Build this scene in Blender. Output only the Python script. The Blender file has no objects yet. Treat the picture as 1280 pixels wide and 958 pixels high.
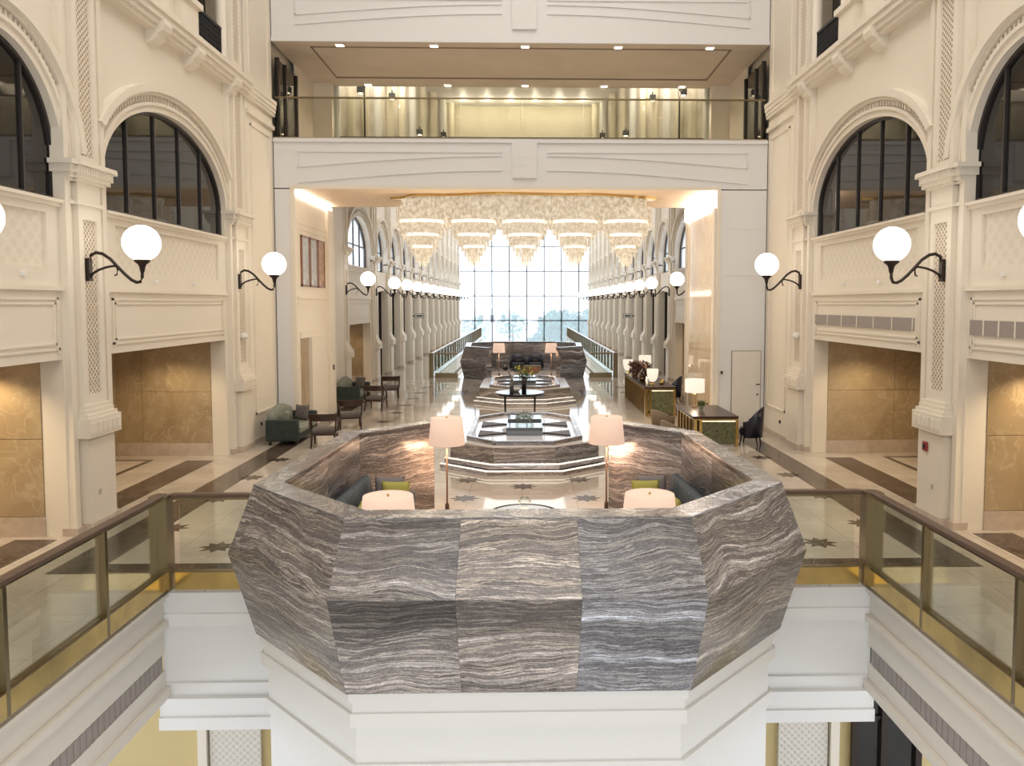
import bpy, bmesh, math, random
from mathutils import Matrix, Vector
random.seed(7)
PI = math.pi
sc = bpy.context.scene
COL = sc.collection

# ------------------------------------------------------------ camera, world, exposure
def make_camera():
    F, pitch, yaw = 1000.0, math.radians(3.5), math.radians(-1.4)
    w = Vector((-math.sin(yaw)*math.cos(pitch), math.cos(yaw)*math.cos(pitch), -math.sin(pitch)))
    r = Vector((math.cos(yaw), math.sin(yaw), 0))
    u = r.cross(w)
    cd = bpy.data.cameras.new('camera')
    cam = bpy.data.objects.new('camera', cd)
    COL.objects.link(cam)
    m = Matrix((r, u, -w)).transposed().to_4x4()
    m.translation = Vector((0.06, 0, 3.6))
    cam.matrix_world = m
    cd.sensor_fit = 'HORIZONTAL'
    cd.sensor_width = 36
    cd.lens = F*36/1280
    cd.shift_x = -(680.5-640)/1280
    cd.shift_y = -(479-441.2)/1280
    cd.clip_end = 600
    sc.camera = cam
make_camera()
world = bpy.data.worlds.new('world')
sc.world = world
world.use_nodes = True
bg = world.node_tree.nodes['Background']
bg.inputs[0].default_value = (0.86, 0.93, 1.0, 1)
bg.inputs[1].default_value = 2.4
sc.view_settings.view_transform = 'Standard'
sc.view_settings.look = 'None'
sc.view_settings.gamma = 1
sc.view_settings.use_curve_mapping = False
sc.view_settings.exposure = 0.15
# added warm fill light below the atrium roof, not a real fixture
_ad = bpy.data.lights.new('atrium_fill', 'AREA'); _ad.shape = 'RECTANGLE'; _ad.size, _ad.size_y = 9, 22; _ad.energy = 1300; _ad.color = (1.0, .92, .82)
_ao = bpy.data.objects.new('atrium_fill', _ad); COL.objects.link(_ao); _ao.location = (0, 9, 17.3)
# added fill light brightening the long hall from under its closed roof
_hd = bpy.data.lights.new('hall_fill', 'AREA'); _hd.shape = 'RECTANGLE'; _hd.size, _hd.size_y = 8, 56; _hd.energy = 2500; _hd.color = (1.0, .95, .89)
_ho = bpy.data.objects.new('hall_fill', _hd); COL.objects.link(_ho); _ho.location = (0, 56, 16.3)

# ------------------------------------------------------------ materials
M = {}
def pmat(name, col, rough=0.5, metal=0.0, spec=0.5, emit=None, es=0.0, col2=None, nscale=4.0, bump=0.0, bscale=60.0, alpha_t=0.0):
    m = bpy.data.materials.new(name)
    m.use_nodes = True
    nt = m.node_tree
    b = nt.nodes['Principled BSDF']
    b.inputs['Base Color'].default_value = (*col, 1)
    b.inputs['Roughness'].default_value = rough
    b.inputs['Metallic'].default_value = metal
    b.inputs['Specular IOR Level'].default_value = spec
    if emit:
        b.inputs['Emission Color'].default_value = (*emit, 1)
        b.inputs['Emission Strength'].default_value = es
    tc = nt.nodes.new('ShaderNodeTexCoord')
    if col2:
        n = nt.nodes.new('ShaderNodeTexNoise')
        n.inputs['Scale'].default_value = nscale
        n.inputs['Detail'].default_value = 6
        n.inputs['Distortion'].default_value = 0.6
        nt.links.new(tc.outputs['Object'], n.inputs['Vector'])
        r = nt.nodes.new('ShaderNodeValToRGB')
        r.color_ramp.elements[0].position = 0.35
        r.color_ramp.elements[1].position = 0.68
        r.color_ramp.elements[0].color = (*col, 1)
        r.color_ramp.elements[1].color = (*col2, 1)
        nt.links.new(n.outputs['Fac'], r.inputs[0])
        nt.links.new(r.outputs[0], b.inputs['Base Color'])
    if bump:
        n2 = nt.nodes.new('ShaderNodeTexNoise')
        n2.inputs['Scale'].default_value = bscale
        nt.links.new(tc.outputs['Object'], n2.inputs['Vector'])
        bp = nt.nodes.new('ShaderNodeBump')
        bp.inputs['Strength'].default_value = bump
        bp.inputs['Distance'].default_value = 0.01
        nt.links.new(n2.outputs['Fac'], bp.inputs['Height'])
        nt.links.new(bp.outputs[0], b.inputs['Normal'])
    M[name] = m
    return m

def onyx(name, tint=1.0):
    """banded onyx: wavy strata in many alternating greys, each slab cut from another place"""
    m = bpy.data.materials.new(name); m.use_nodes = True
    nt = m.node_tree; N = nt.nodes; L = nt.links
    b = N['Principled BSDF']
    b.inputs['Roughness'].default_value = 0.2
    def math_(op, a, c):
        q = N.new('ShaderNodeMath'); q.operation = op
        for i, v in enumerate((a, c)):
            if isinstance(v, (int, float)): q.inputs[i].default_value = v
            else: L.new(v, q.inputs[i])
        return q.outputs[0]
    tc = N.new('ShaderNodeTexCoord'); oi = N.new('ShaderNodeObjectInfo')
    off = math_('MULTIPLY', oi.outputs['Random'], 37.0)
    cmb = N.new('ShaderNodeCombineXYZ'); L.new(off, cmb.inputs[0]); L.new(off, cmb.inputs[2])
    add = N.new('ShaderNodeVectorMath'); add.operation = 'ADD'
    L.new(tc.outputs['Object'], add.inputs[0]); L.new(cmb.outputs[0], add.inputs[1])
    def noise(vec, scale, detail, rough=.5):
        n = N.new('ShaderNodeTexNoise'); n.inputs['Scale'].default_value = scale; n.inputs['Detail'].default_value = detail; n.inputs['Roughness'].default_value = rough
        L.new(vec, n.inputs['Vector']); return n.outputs['Fac']
    big = noise(add.outputs[0], 1.25, 1.0); small = noise(add.outputs[0], 14.0, 2.0)
    sep = N.new('ShaderNodeSeparateXYZ'); L.new(add.outputs[0], sep.inputs[0])
    z = math_('ADD', sep.outputs[2], math_('ADD', math_('MULTIPLY', big, .30), math_('MULTIPLY', small, .022)))
    def strata(fz, fx, detail, rough):
        c2 = N.new('ShaderNodeCombineXYZ')
        L.new(math_('MULTIPLY', sep.outputs[0], fx), c2.inputs[0]); L.new(math_('MULTIPLY', sep.outputs[1], fx), c2.inputs[1]); L.new(math_('MULTIPLY', z, fz), c2.inputs[2])
        return noise(c2.outputs[0], 1.0, detail, rough)
    st = strata(12.0, .30, 7.0, .74)
    r = N.new('ShaderNodeValToRGB'); e = r.color_ramp.elements
    stops = [(.28, (.05, .043, .042)), (.36, (.20, .185, .18)), (.40, (.075, .067, .065)), (.435, (.40, .37, .335)), (.465, (.12, .11, .107)), (.495, (.24, .222, .218)), (.52, (.08, .074, .074)), (.55, (.52, .485, .45)), (.575, (.17, .157, .155)), (.61, (.33, .31, .305)), (.65, (.64, .62, .60)), (.70, (.24, .225, .22))]
    e[0].position, e[0].color = stops[0][0], (*[c*tint for c in stops[0][1]], 1)
    e[1].position, e[1].color = stops[-1][0], (*[c*tint for c in stops[-1][1]], 1)
    for p, c in stops[1:-1]:
        q = e.new(p); q.color = (*[x*tint for x in c], 1)
    L.new(st, r.inputs[0])
    grain = noise(add.outputs[0], 45.0, 3.0, .7)
    broad = strata(2.0, .12, 1.0, .5)
    g2 = math_('MULTIPLY', math_('ADD', math_('MULTIPLY', grain, .9), .55), math_('ADD', math_('MULTIPLY', broad, 2.2), .02))
    hue = N.new('ShaderNodeMixRGB'); hue.blend_type = 'MIX'
    L.new(math_('FRACT', math_('MULTIPLY', oi.outputs['Random'], 7.3), 0.0), hue.inputs[0])
    hue.inputs[1].default_value = (1.0, .97, .95, 1); hue.inputs[2].default_value = (.88, .96, 1.10, 1)
    m1 = N.new('ShaderNodeMixRGB'); m1.blend_type = 'MULTIPLY'; m1.inputs[0].default_value = 1
    L.new(r.outputs[0], m1.inputs[1]); L.new(hue.outputs[0], m1.inputs[2])
    m2 = N.new('ShaderNodeMixRGB'); m2.blend_type = 'MULTIPLY'; m2.inputs[0].default_value = 1
    L.new(m1.outputs[0], m2.inputs[1]); L.new(g2, m2.inputs[2])
    gm = N.new('ShaderNodeGamma'); gm.inputs[1].default_value = 1.35; L.new(m2.outputs[0], gm.inputs[0])
    m3 = N.new('ShaderNodeMixRGB'); m3.blend_type = 'MULTIPLY'; m3.inputs[0].default_value = 1; m3.inputs[2].default_value = (1.5, 1.5, 1.5, 1)
    L.new(gm.outputs[0], m3.inputs[1]); L.new(m3.outputs[0], b.inputs['Base Color'])
    M[name] = m

def marble(name, base, dark, vein, rough, scale=0.8, grid=None):
    m = bpy.data.materials.new(name); m.use_nodes = True
    nt = m.node_tree; N = nt.nodes; L = nt.links
    b = N['Principled BSDF']; b.inputs['Roughness'].default_value = rough
    tc = N.new('ShaderNodeTexCoord')
    n1 = N.new('ShaderNodeTexNoise'); n1.inputs['Scale'].default_value = scale; n1.inputs['Detail'].default_value = 6; n1.inputs['Distortion'].default_value = 1.2
    L.new(tc.outputs['Object'], n1.inputs['Vector'])
    r = N.new('ShaderNodeValToRGB')
    r.color_ramp.elements[0].position = .33; r.color_ramp.elements[0].color = (*dark, 1)
    r.color_ramp.elements[1].position = .66; r.color_ramp.elements[1].color = (*base, 1)
    L.new(n1.outputs['Fac'], r.inputs[0])
    n2 = N.new('ShaderNodeTexNoise'); n2.inputs['Scale'].default_value = scale*1.7; n2.inputs['Detail'].default_value = 8; n2.inputs['Distortion'].default_value = 2.0
    L.new(tc.outputs['Object'], n2.inputs['Vector'])
    r2 = N.new('ShaderNodeValToRGB')
    e = r2.color_ramp.elements
    e[0].position = .475; e[0].color = (0, 0, 0, 1); e[1].position = .525; e[1].color = (0, 0, 0, 1)
    q = e.new(.5); q.color = (.4, .4, .4, 1)
    L.new(n2.outputs['Fac'], r2.inputs[0])
    mx = N.new('ShaderNodeMixRGB'); mx.inputs[2].default_value = (*vein, 1)
    L.new(r2.outputs[0], mx.inputs[0]); L.new(r.outputs[0], mx.inputs[1])
    out = mx.outputs[0]
    if grid:
        br = N.new('ShaderNodeTexBrick'); br.offset = 0.0
        br.inputs['Scale'].default_value = 1.0; br.inputs['Mortar Size'].default_value = .004
        br.inputs['Brick Width'].default_value = grid; br.inputs['Row Height'].default_value = grid
        br.inputs['Color1'].default_value = (1, 1, 1, 1); br.inputs['Color2'].default_value = (.93, .93, .93, 1)
        br.inputs['Mortar'].default_value = (.45, .42, .4, 1)
        L.new(tc.outputs['Object'], br.inputs['Vector'])
        mm = N.new('ShaderNodeMixRGB'); mm.blend_type = 'MULTIPLY'; mm.inputs[0].default_value = 1
        L.new(out, mm.inputs[1]); L.new(br.outputs[0], mm.inputs[2]); out = mm.outputs[0]
    L.new(out, b.inputs['Base Color'])
    M[name] = m

def lattice(name, col, hole_shade, scale=16.0, th=0.36, bs=.8):
    """plaster fretwork: a crossing diagonal grid with the shade of its holes painted as dark spots, plus bump"""
    m = bpy.data.materials.new(name); m.use_nodes = True
    nt = m.node_tree; N = nt.nodes; L = nt.links
    b = N['Principled BSDF']; b.inputs['Roughness'].default_value = .6
    tc = N.new('ShaderNodeTexCoord'); sep = N.new('ShaderNodeSeparateXYZ'); L.new(tc.outputs['Object'], sep.inputs[0])
    s = N.new('ShaderNodeMath'); s.operation = 'ADD'; L.new(sep.outputs[0], s.inputs[0]); L.new(sep.outputs[1], s.inputs[1])
    def wavef(op):
        a = N.new('ShaderNodeMath'); a.operation = op; L.new(s.outputs[0], a.inputs[0]); L.new(sep.outputs[2], a.inputs[1])
        k = N.new('ShaderNodeMath'); k.operation = 'MULTIPLY'; k.inputs[1].default_value = scale*2.0; L.new(a.outputs[0], k.inputs[0])
        c = N.new('ShaderNodeMath'); c.operation = 'SINE'; L.new(k.outputs[0], c.inputs[0])
        d = N.new('ShaderNodeMath'); d.operation = 'ABSOLUTE'; L.new(c.outputs[0], d.inputs[0])
        return d
    p = N.new('ShaderNodeMath'); p.operation = 'MULTIPLY'
    L.new(wavef('ADD').outputs[0], p.inputs[0]); L.new(wavef('SUBTRACT').outputs[0], p.inputs[1])
    r = N.new('ShaderNodeValToRGB')
    r.color_ramp.elements[0].position = th; r.color_ramp.elements[0].color = (*col, 1)
    r.color_ramp.elements[1].position = th+.15; r.color_ramp.elements[1].color = (*hole_shade, 1)  # shade inside the fretwork holes put into the colour
    L.new(p.outputs[0], r.inputs[0]); L.new(r.outputs[0], b.inputs['Base Color'])
    bp = N.new('ShaderNodeBump'); bp.invert = True; bp.inputs['Strength'].default_value = bs; bp.inputs['Distance'].default_value = .02
    L.new(p.outputs[0], bp.inputs['Height']); L.new(bp.outputs[0], b.inputs['Normal'])
    M[name] = m

def glassmat(name, tint, refl=1.0, veil=0.0, rough=0.0):
    m = bpy.data.materials.new(name); m.use_nodes = True
    nt = m.node_tree; N = nt.nodes; L = nt.links
    N.remove(N['Principled BSDF']); out = N['Material Output']
    t = N.new('ShaderNodeBsdfTransparent'); t.inputs[0].default_value = (*tint, 1)
    g = N.new('ShaderNodeBsdfGlossy'); g.inputs['Roughness'].default_value = rough
    fr = N.new('ShaderNodeFresnel'); fr.inputs[0].default_value = 1.45
    mu = N.new('ShaderNodeMath'); mu.operation = 'MULTIPLY'; mu.inputs[1].default_value = refl; L.new(fr.outputs[0], mu.inputs[0])
    mx = N.new('ShaderNodeMixShader'); L.new(mu.outputs[0], mx.inputs[0]); L.new(t.outputs[0], mx.inputs[1]); L.new(g.outputs[0], mx.inputs[2])
    last = mx.outputs[0]
    if veil:
        tr = N.new('ShaderNodeBsdfTranslucent'); tr.inputs[0].default_value = (.95, .97, 1, 1)  # white veil mixed into the glass in place of outdoor haze
        m2 = N.new('ShaderNodeMixShader'); m2.inputs[0].default_value = veil
        L.new(last, m2.inputs[1]); L.new(tr.outputs[0], m2.inputs[2]); last = m2.outputs[0]
    L.new(last, out.inputs[0])
    M[name] = m

def shademat(name, col, es):
    m = bpy.data.materials.new(name); m.use_nodes = True
    nt = m.node_tree; N = nt.nodes; L = nt.links
    b = N['Principled BSDF']; b.inputs['Base Color'].default_value = (.42, .33, .28, 1); b.inputs['Roughness'].default_value = .8
    b.inputs['Emission Color'].default_value = (*col, 1); b.inputs['Emission Strength'].default_value = es
    M[name] = m

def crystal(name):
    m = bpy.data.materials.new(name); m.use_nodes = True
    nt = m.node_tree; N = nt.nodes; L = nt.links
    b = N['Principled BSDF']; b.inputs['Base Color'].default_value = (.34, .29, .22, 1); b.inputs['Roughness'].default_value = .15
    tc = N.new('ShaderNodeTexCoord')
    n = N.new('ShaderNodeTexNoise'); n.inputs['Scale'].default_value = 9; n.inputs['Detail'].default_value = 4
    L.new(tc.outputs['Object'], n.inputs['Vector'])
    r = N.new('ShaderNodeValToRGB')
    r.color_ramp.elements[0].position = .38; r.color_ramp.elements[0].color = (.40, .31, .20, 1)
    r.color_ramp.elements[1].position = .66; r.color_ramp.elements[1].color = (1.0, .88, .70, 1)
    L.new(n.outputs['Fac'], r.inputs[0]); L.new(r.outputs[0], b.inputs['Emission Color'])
    b.inputs['Emission Strength'].default_value = .62  # sparkle of lit crystal put into the rods as noisy emission
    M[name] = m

CREAM = (.84, .775, .675)
pmat('plaster', CREAM, .55, spec=.3)
pmat('white_plaster', (.80, .795, .79), .5, spec=.35)
pmat('cool_lit_plaster', (.80, .80, .815), .5, spec=.35)  # cool daylight on the front faces put into this colour
pmat('walkway_edge', (.70, .655, .59), .5)
pmat('stone_base', (.52, .43, .36), .35, col2=(.62, .52, .44), nscale=6)
lattice('fretwork', (.84, .775, .675), (.46, .35, .24), 16, .42)
lattice('carved_panel', (.84, .775, .675), (.79, .725, .625), 6.0, .35, .22)
lattice('ground_lattice', (.78, .74, .68), (.66, .61, .54), 14, .4, .4)
marble('floor_marble', (.60, .54, .475), (.47, .415, .36), (.68, .63, .57), .06, .6, grid=1.0)
M['floor_marble'].node_tree.nodes['Principled BSDF'].inputs['Specular IOR Level'].default_value = .8
marble('dark_marble', (.105, .075, .06), (.035, .025, .02), (.34, .27, .22), .16, 3.5)
M['dark_marble'].node_tree.nodes['Principled BSDF'].inputs['Specular IOR Level'].default_value = .3
marble('brown_marble', (.50, .39, .255), (.37, .275, .165), (.66, .55, .40), .2, .8)
marble('green_marble', (.17, .18, .095), (.06, .065, .035), (.36, .35, .22), .25, 14)
marble('passage_onyx', (.84, .72, .56), (.74, .58, .41), (.9, .82, .70), .06, 1.6)
onyx('onyx_grey')
onyx('onyx_warm', .95)
onyx('onyx_pale', 1.5)
pmat('brass', (.66, .48, .18), .18, 1.0, col2=(.52, .38, .15), nscale=3)
pmat('brass_dark', (.27, .215, .13), .28, 1.0)
pmat('bronze', (.045, .034, .030), .45, .6)
pmat('rail_wood', (.11, .066, .045), .35)
pmat('dark_wood', (.038, .017, .011), .28)
pmat('black_lacquer', (.012, .010, .016), .12)
pmat('frame_dark', (.035, .030, .030), .4)
pmat('iron', (.008, .008, .012), .5)
pmat('dark_pane', (.016, .015, .015), .03, spec=.55)  # opaque pane, darkness of the rooms behind put into its colour
glassmat('clear_glass', (.92, .95, .92), .45)
glassmat('balcony_glass', (.93, .93, .89), .5)
glassmat('window_glass', (.97, .99, 1.0), .3, veil=.20)
glassmat('arch_glass', (.97, .98, 1.0), .5, veil=.1)
pmat('globe', (1, 1, 1), .3, emit=(1.0, .93, .82), es=3.2)
pmat('led_warm', (1, 1, 1), .5, emit=(1.0, .80, .55), es=5.0)
pmat('led_white', (1, 1, 1), .5, emit=(1.0, .90, .80), es=7.0)
pmat('led_desk', (1, 1, 1), .5, emit=(1.0, .84, .55), es=1.6)
pmat('slate', (.05, .045, .06), .55)
pmat('led_step', (1, 1, 1), .5, emit=(1.0, .90, .74), es=.75)
pmat('ring_glow', (1, 1, 1), .5, emit=(1.0, .92, .80), es=1.5)
shademat('shade_peach', (1.0, .69, .52), .60)
shademat('shade_white', (1.0, .90, .74), .75)
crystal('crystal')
pmat('peach_ceiling', (.80, .60, .42), .5, col2=(.86, .68, .50), nscale=1.2)
pmat('groove_shade', (.26, .20, .14), .5)  # painted shade of the ceiling recess
pmat('tan_ceiling', (.66, .57, .47), .45, col2=(.73, .64, .54), nscale=.8)
pmat('vent', (.33, .29, .27), .5, bump=.6, bscale=90)
pmat('teal_velvet', (.075, .095, .115), .75, bump=.3, bscale=120)
pmat('green_velvet', (.022, .034, .031), .7, col2=(.035, .05, .045), nscale=8)
pmat('sage_fabric', (.20, .215, .18), .8, col2=(.26, .275, .235), nscale=10)
pmat('lime_fabric', (.42, .40, .10), .8, bump=.3)
pmat('grey_fabric', (.22, .20, .21), .8, bump=.3)
pmat('taupe_fabric', (.115, .098, .092), .85, col2=(.16, .14, .13), nscale=12)
pmat('tan_leather', (.20, .145, .09), .55)
pmat('navy_leather', (.012, .013, .026), .3)
pmat('brown_leather', (.20, .09, .04), .4)
pmat('water', (.74, .74, .82), .03, spec=.8)
pmat('bright_white', (.82, .80, .80), .15)  # white holds reflected window and sky on far handrails and fountain shelf
pmat('glass_dark', (.10, .11, .12), .05, spec=.9)
pmat('leaf', (.05, .10, .03), .6, col2=(.16, .18, .05), nscale=12)
pmat('bloom', (.30, .13, .10), .6, col2=(.5, .3, .25), nscale=14)
pmat('tree_leaf', (.015, .17, .16), .7, col2=(.05, .24, .21), nscale=1.5)
pmat('tree_bark', (.12, .08, .05), .8)
pmat('ground_out', (.75, .75, .74), .8, col2=(.6, .62, .62), nscale=.05)
pmat('red_plastic', (.35, .03, .03), .4)
pmat('ceramic', (.85, .84, .82), .3)
pmat('yellow_wall', (.62, .49, .24), .5)
pmat('ochre_wall', (.55, .42, .22), .5)
pmat('portrait_grey', (.38, .40, .44), .5, col2=(.62, .64, .66), nscale=5)
pmat('portrait_brown', (.30, .15, .08), .5, col2=(.55, .36, .22), nscale=5)
pmat('frame_wood', (.28, .13, .07), .4)
pmat('door_paint', (.80, .76, .70), .45)
pmat('gallery_cream', (.68, .62, .50), .4, col2=(.76, .70, .58), nscale=.8)
pmat('gallery_stone', (.55, .50, .44), .3, col2=(.75, .70, .62), nscale=1.2)
pmat('sign_green', (.03, .05, .04), .4)
pmat('sign_white', (.9, .9, .9), .4)

# ------------------------------------------------------------ mesh helpers
class MB:
    def __init__(s): s.v = []; s.f = []
    def add(s, vs, fs):
        n = len(s.v); s.v += [tuple(p) for p in vs]; s.f += [tuple(i+n for i in f) for f in fs]; return s
    def box(s, x0, x1, y0, y1, z0, z1):
        v = [(x, y, z) for z in (z0, z1) for y in (y0, y1) for x in (x0, x1)]
        return s.add(v, [(0, 2, 3, 1), (4, 5, 7, 6), (0, 1, 5, 4), (2, 6, 7, 3), (0, 4, 6, 2), (1, 3, 7, 5)])
    def prism(s, poly, a, b, axis='z'):
        """poly: 2D outline; z: (x,y), x: (y,z), y: (x,z)"""
        def P(p, t): return {'z': (p[0], p[1], t), 'x': (t, p[0], p[1]), 'y': (p[0], t, p[1])}[axis]
        n = len(poly); v = [P(p, a) for p in poly]+[P(p, b) for p in poly]
        return s.add(v, [tuple(range(n)), tuple(range(2*n-1, n-1, -1))]+[(i, (i+1) % n, n+(i+1) % n, n+i) for i in range(n)])
    def loft(s, rings, cap=True, closed=True):
        n = len(rings[0]); v = [p for r in rings for p in r]; f = []
        for k in range(len(rings)-1):
            for i in range(n if closed else n-1):
                j = (i+1) % n; f.append((k*n+i, k*n+j, (k+1)*n+j, (k+1)*n+i))
        if cap and closed:
            f.append(tuple(range(n))); f.append(tuple(range((len(rings)-1)*n, len(rings)*n)))
        return s.add(v, f)
    def lathe(s, prof, c=(0, 0, 0), n=20, cap=True):
        return s.loft([[(c[0]+r*math.cos(2*PI*i/n), c[1]+r*math.sin(2*PI*i/n), c[2]+z) for i in range(n)] for r, z in prof], cap)
    def tube(s, path, r, n=8):
        path = [Vector(p) for p in path]; rs = r if isinstance(r, (list, tuple)) else [r]*len(path); rings = []
        for i, p in enumerate(path):
            t = (path[min(i+1, len(path)-1)]-path[max(i-1, 0)]).normalized()
            up = Vector((0, 0, 1)) if abs(t.z) < .9 else Vector((1, 0, 0))
            a = t.cross(up).normalized(); b = t.cross(a)
            rings.append([tuple(p+(a*math.cos(2*PI*k/n)+b*math.sin(2*PI*k/n))*rs[i]) for k in range(n)])
        return s.loft(rings)
    def sphere(s, c, r, n=20, m=12, sx=1, sy=1, sz=1):
        return s.loft([[(c[0]+sx*r*math.sin(PI*k/m)*math.cos(2*PI*i/n), c[1]+sy*r*math.sin(PI*k/m)*math.sin(2*PI*i/n), c[2]-sz*r*math.cos(PI*k/m)) for i in range(n)] for k in range(m+1)], False)
    def quad(s, a, b, c, d): return s.add([a, b, c, d], [(0, 1, 2, 3)])
    def move(s, dx=0, dy=0, dz=0, rz=0):
        c, q = math.cos(rz), math.sin(rz)
        s.v = [(x*c-y*q+dx, x*q+y*c+dy, z+dz) for x, y, z in s.v]; return s
    def flipx(s, k):
        if k < 0: s.v = [(-x, y, z) for x, y, z in s.v]
        return s
    def data(s, name):
        me = bpy.data.meshes.new(name); me.from_pydata(s.v, [], s.f)
        bm = bmesh.new(); bm.from_mesh(me); bmesh.ops.remove_doubles(bm, verts=bm.verts, dist=1e-5)
        bmesh.ops.recalc_face_normals(bm, faces=bm.faces); bm.to_mesh(me); bm.free(); return me
    def build(s, name, mat, parent=None, smooth=False, bevel=0, seg=2):
        me = s.data(name); me.materials.append(M[mat])
        return link(name, me, parent, smooth, bevel, seg)

def link(name, me, parent=None, smooth=False, bevel=0, seg=2):
    if smooth:
        for p in me.polygons: p.use_smooth = True
    o = bpy.data.objects.new(name, me); COL.objects.link(o)
    if parent: o.parent = parent
    if bevel:
        b = o.modifiers.new('bevel', 'BEVEL'); b.width = bevel; b.segments = seg; b.limit_method = 'ANGLE'
    return o
def tag(o, label=None, cat=None, group=None, kind=None):
    if label: o['label'] = label
    if cat: o['category'] = cat
    if group: o['group'] = group
    if kind: o['kind'] = kind
    return o
def empty(name, loc=(0, 0, 0), rz=0, label=None, cat=None, group=None):
    o = bpy.data.objects.new(name, None); COL.objects.link(o)
    o.location = loc; o.rotation_euler = (0, 0, rz); o.empty_display_size = .1
    return tag(o, label, cat, group)
def copy_tree(o, parent=None):
    c = o.copy(); COL.objects.link(c); c.parent = parent
    for ch in list(o.children): copy_tree(ch, c)
    return c
def dup(o, loc, rz=None, label=None, group=None):
    c = copy_tree(o); c.location = loc
    if rz is not None: c.rotation_euler = (0, 0, rz)
    return tag(c, label, None, group)
def struct(o, label=None): return tag(o, label, None, None, 'structure')
def light(kind, loc, energy, color, size=.1, parent=None, rot=None, spot=None):
    d = bpy.data.lights.new('lamp_light', kind); d.energy = energy; d.color = color
    if kind == 'AREA':
        d.shape = 'RECTANGLE'; d.size, d.size_y = size
    else: d.shadow_soft_size = size
    if spot: d.spot_size = spot; d.spot_blend = .6
    o = bpy.data.objects.new('lamp_light', d); COL.objects.link(o); o.location = loc
    if rot: o.rotation_euler = rot
    if parent: o.parent = parent
    return o
ORD = ['first', 'second', 'third', 'fourth', 'fifth', 'sixth', 'seventh', 'eighth', 'ninth', 'tenth', 'eleventh', 'twelfth', 'thirteenth', 'fourteenth', 'fifteenth']

# ------------------------------------------------------------ layout numbers (metres; floor z = 0)
XP, XW = 6.85, 7.0            # pilaster face, wall face
YB, YF, YPORT, YPB, YWIN = 10.05, 39.1, 22.5, 26.6, 86.0
SPRING, RISE, SILL = 5.75, 1.55, 5.15
PITCH = 3.95
NEAR_P = [9.0, 13.0, 19.8]
FAR_P = [31.3]+[37.6+PITCH*i for i in range(13)]

# ------------------------------------------------------------ floors and slabs
fl = MB().box(-11, 11, YB, YF, -.06, 0)
for s in (-1, 1):
    fl.box(min(s*4.5, s*11), max(s*4.5, s*11), 0, YB, -.06, 0)
    fl.box(min(s*4.5, s*7.6), max(s*4.5, s*7.6), YF, YWIN, -.06, 0)
floor = struct(fl.build('floor', 'floor_marble'), 'polished beige marble floor with dark inlaid borders')
T = .004
def inlay(x0, x1, y0, y1, mat='dark_marble', name='border_strip'):
    return MB().box(x0, x1, y0, y1, 0, T).build(name, mat, floor)
for s in (-1, 1):
    MB().prism([(s*6.34, 10.62), (s*6.22, 38.4), (s*5.80, 38.4), (s*5.72, 11.02)], 0, T).build('border_strip', 'dark_marble', floor)
    inlay(min(s*7.08, s*7.72), max(s*7.08, s*7.72), 14.0, 18.4)
    inlay(min(s*7.08, s*7.72), max(s*7.08, s*7.72), 9.6, 12.2)
    inlay(min(s*8.5, s*8.62), max(s*8.5, s*8.62), 13.6, 18.4)
    inlay(min(s*8.5, s*9.6), max(s*8.5, s*9.6), 18.4, 18.52)
    inlay(min(s*2.3, s*3.0), max(s*2.3, s*3.0), 31.5, 33.2)
MB().prism([(-6.34, 10.62), (6.34, 10.62), (5.72, 11.02), (-5.72, 11.02)], 0, T*.9).build('border_strip', 'dark_marble', floor)
def star_me():
    b = MB(); pts = []
    for i in range(16):
        a = 2*PI*i/16; r = .27 if i % 2 == 0 else .15
        pts.append((r*math.cos(a), r*math.sin(a)))
    b.prism(pts, 0, T); me = b.data('star_inlay'); me.materials.append(M['dark_marble']); return me
SM = star_me()
spots = [(s*5.1*1.1, y) for s in (-1, 1) for y in (12.8, 14.7, 16.55, 18.45)]+[(s*4.5, 11.77) for s in (-1, 1)]
spots += [(-1.1, 16.2), (.02, 15.6), (1.15, 16.2), (-1.06, 14.66), (1.2, 14.62), (-3.6, 16.5), (3.6, 16.5)]
spots += [(s*4.2, y) for s in (-1, 1) for y in (20.4, 22.4, 24.4, 26.4, 28.4, 30.4, 32.4, 34.4)]
for x, y in spots:
    o = link('star_inlay', SM, floor); o.location = (x, y, 0)

def slab_edge(name, s, y0, y1, label):
    """walkway side fascia facing the void at x = s*4.5"""
    b = MB()
    for x, z0, z1 in ((4.46, -.10, -.06), (4.50, -.16, -.10), (4.53, -.42, -.16), (4.47, -.50, -.42), (4.53, -.84, -.50), (4.58, -1.06, -.84), (4.53, -1.28, -1.06), (4.47, -1.40, -1.28)):
        b.box(x, 7.6, y0, y1, z0, z1)
    o = struct(b.flipx(s).build(name, 'walkway_edge'), label)
    g = MB().box(4.54, 4.578, y0+.2, y1-.05, -1.05, -.85)
    grille = g.flipx(s).build('vent_grille', 'vent', o)
    f = MB(); n = int((y1-y0)/.12)
    for i in range(n):
        yy = y0+.2+(y1-y0-.25)*i/n
        f.box(4.530, 4.545, yy, yy+.03, -1.05, -.85)
    tag(f.flipx(s).build('louvre_blades', 'vent', grille), kind='stuff')
    return o
slab_edge('trim_1', -1, 0, YB, 'white moulded walkway edge on the side of the portrait wall')
slab_edge('trim_2', 1, 0, YB, 'white moulded walkway edge below the fire call point')
slab_edge('trim_3', -1, YF, YWIN, 'white walkway edge along the colonnade void, portrait side')
slab_edge('trim_4', 1, YF, YWIN, 'white walkway edge along the colonnade void, desk side')
b = MB()
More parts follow.
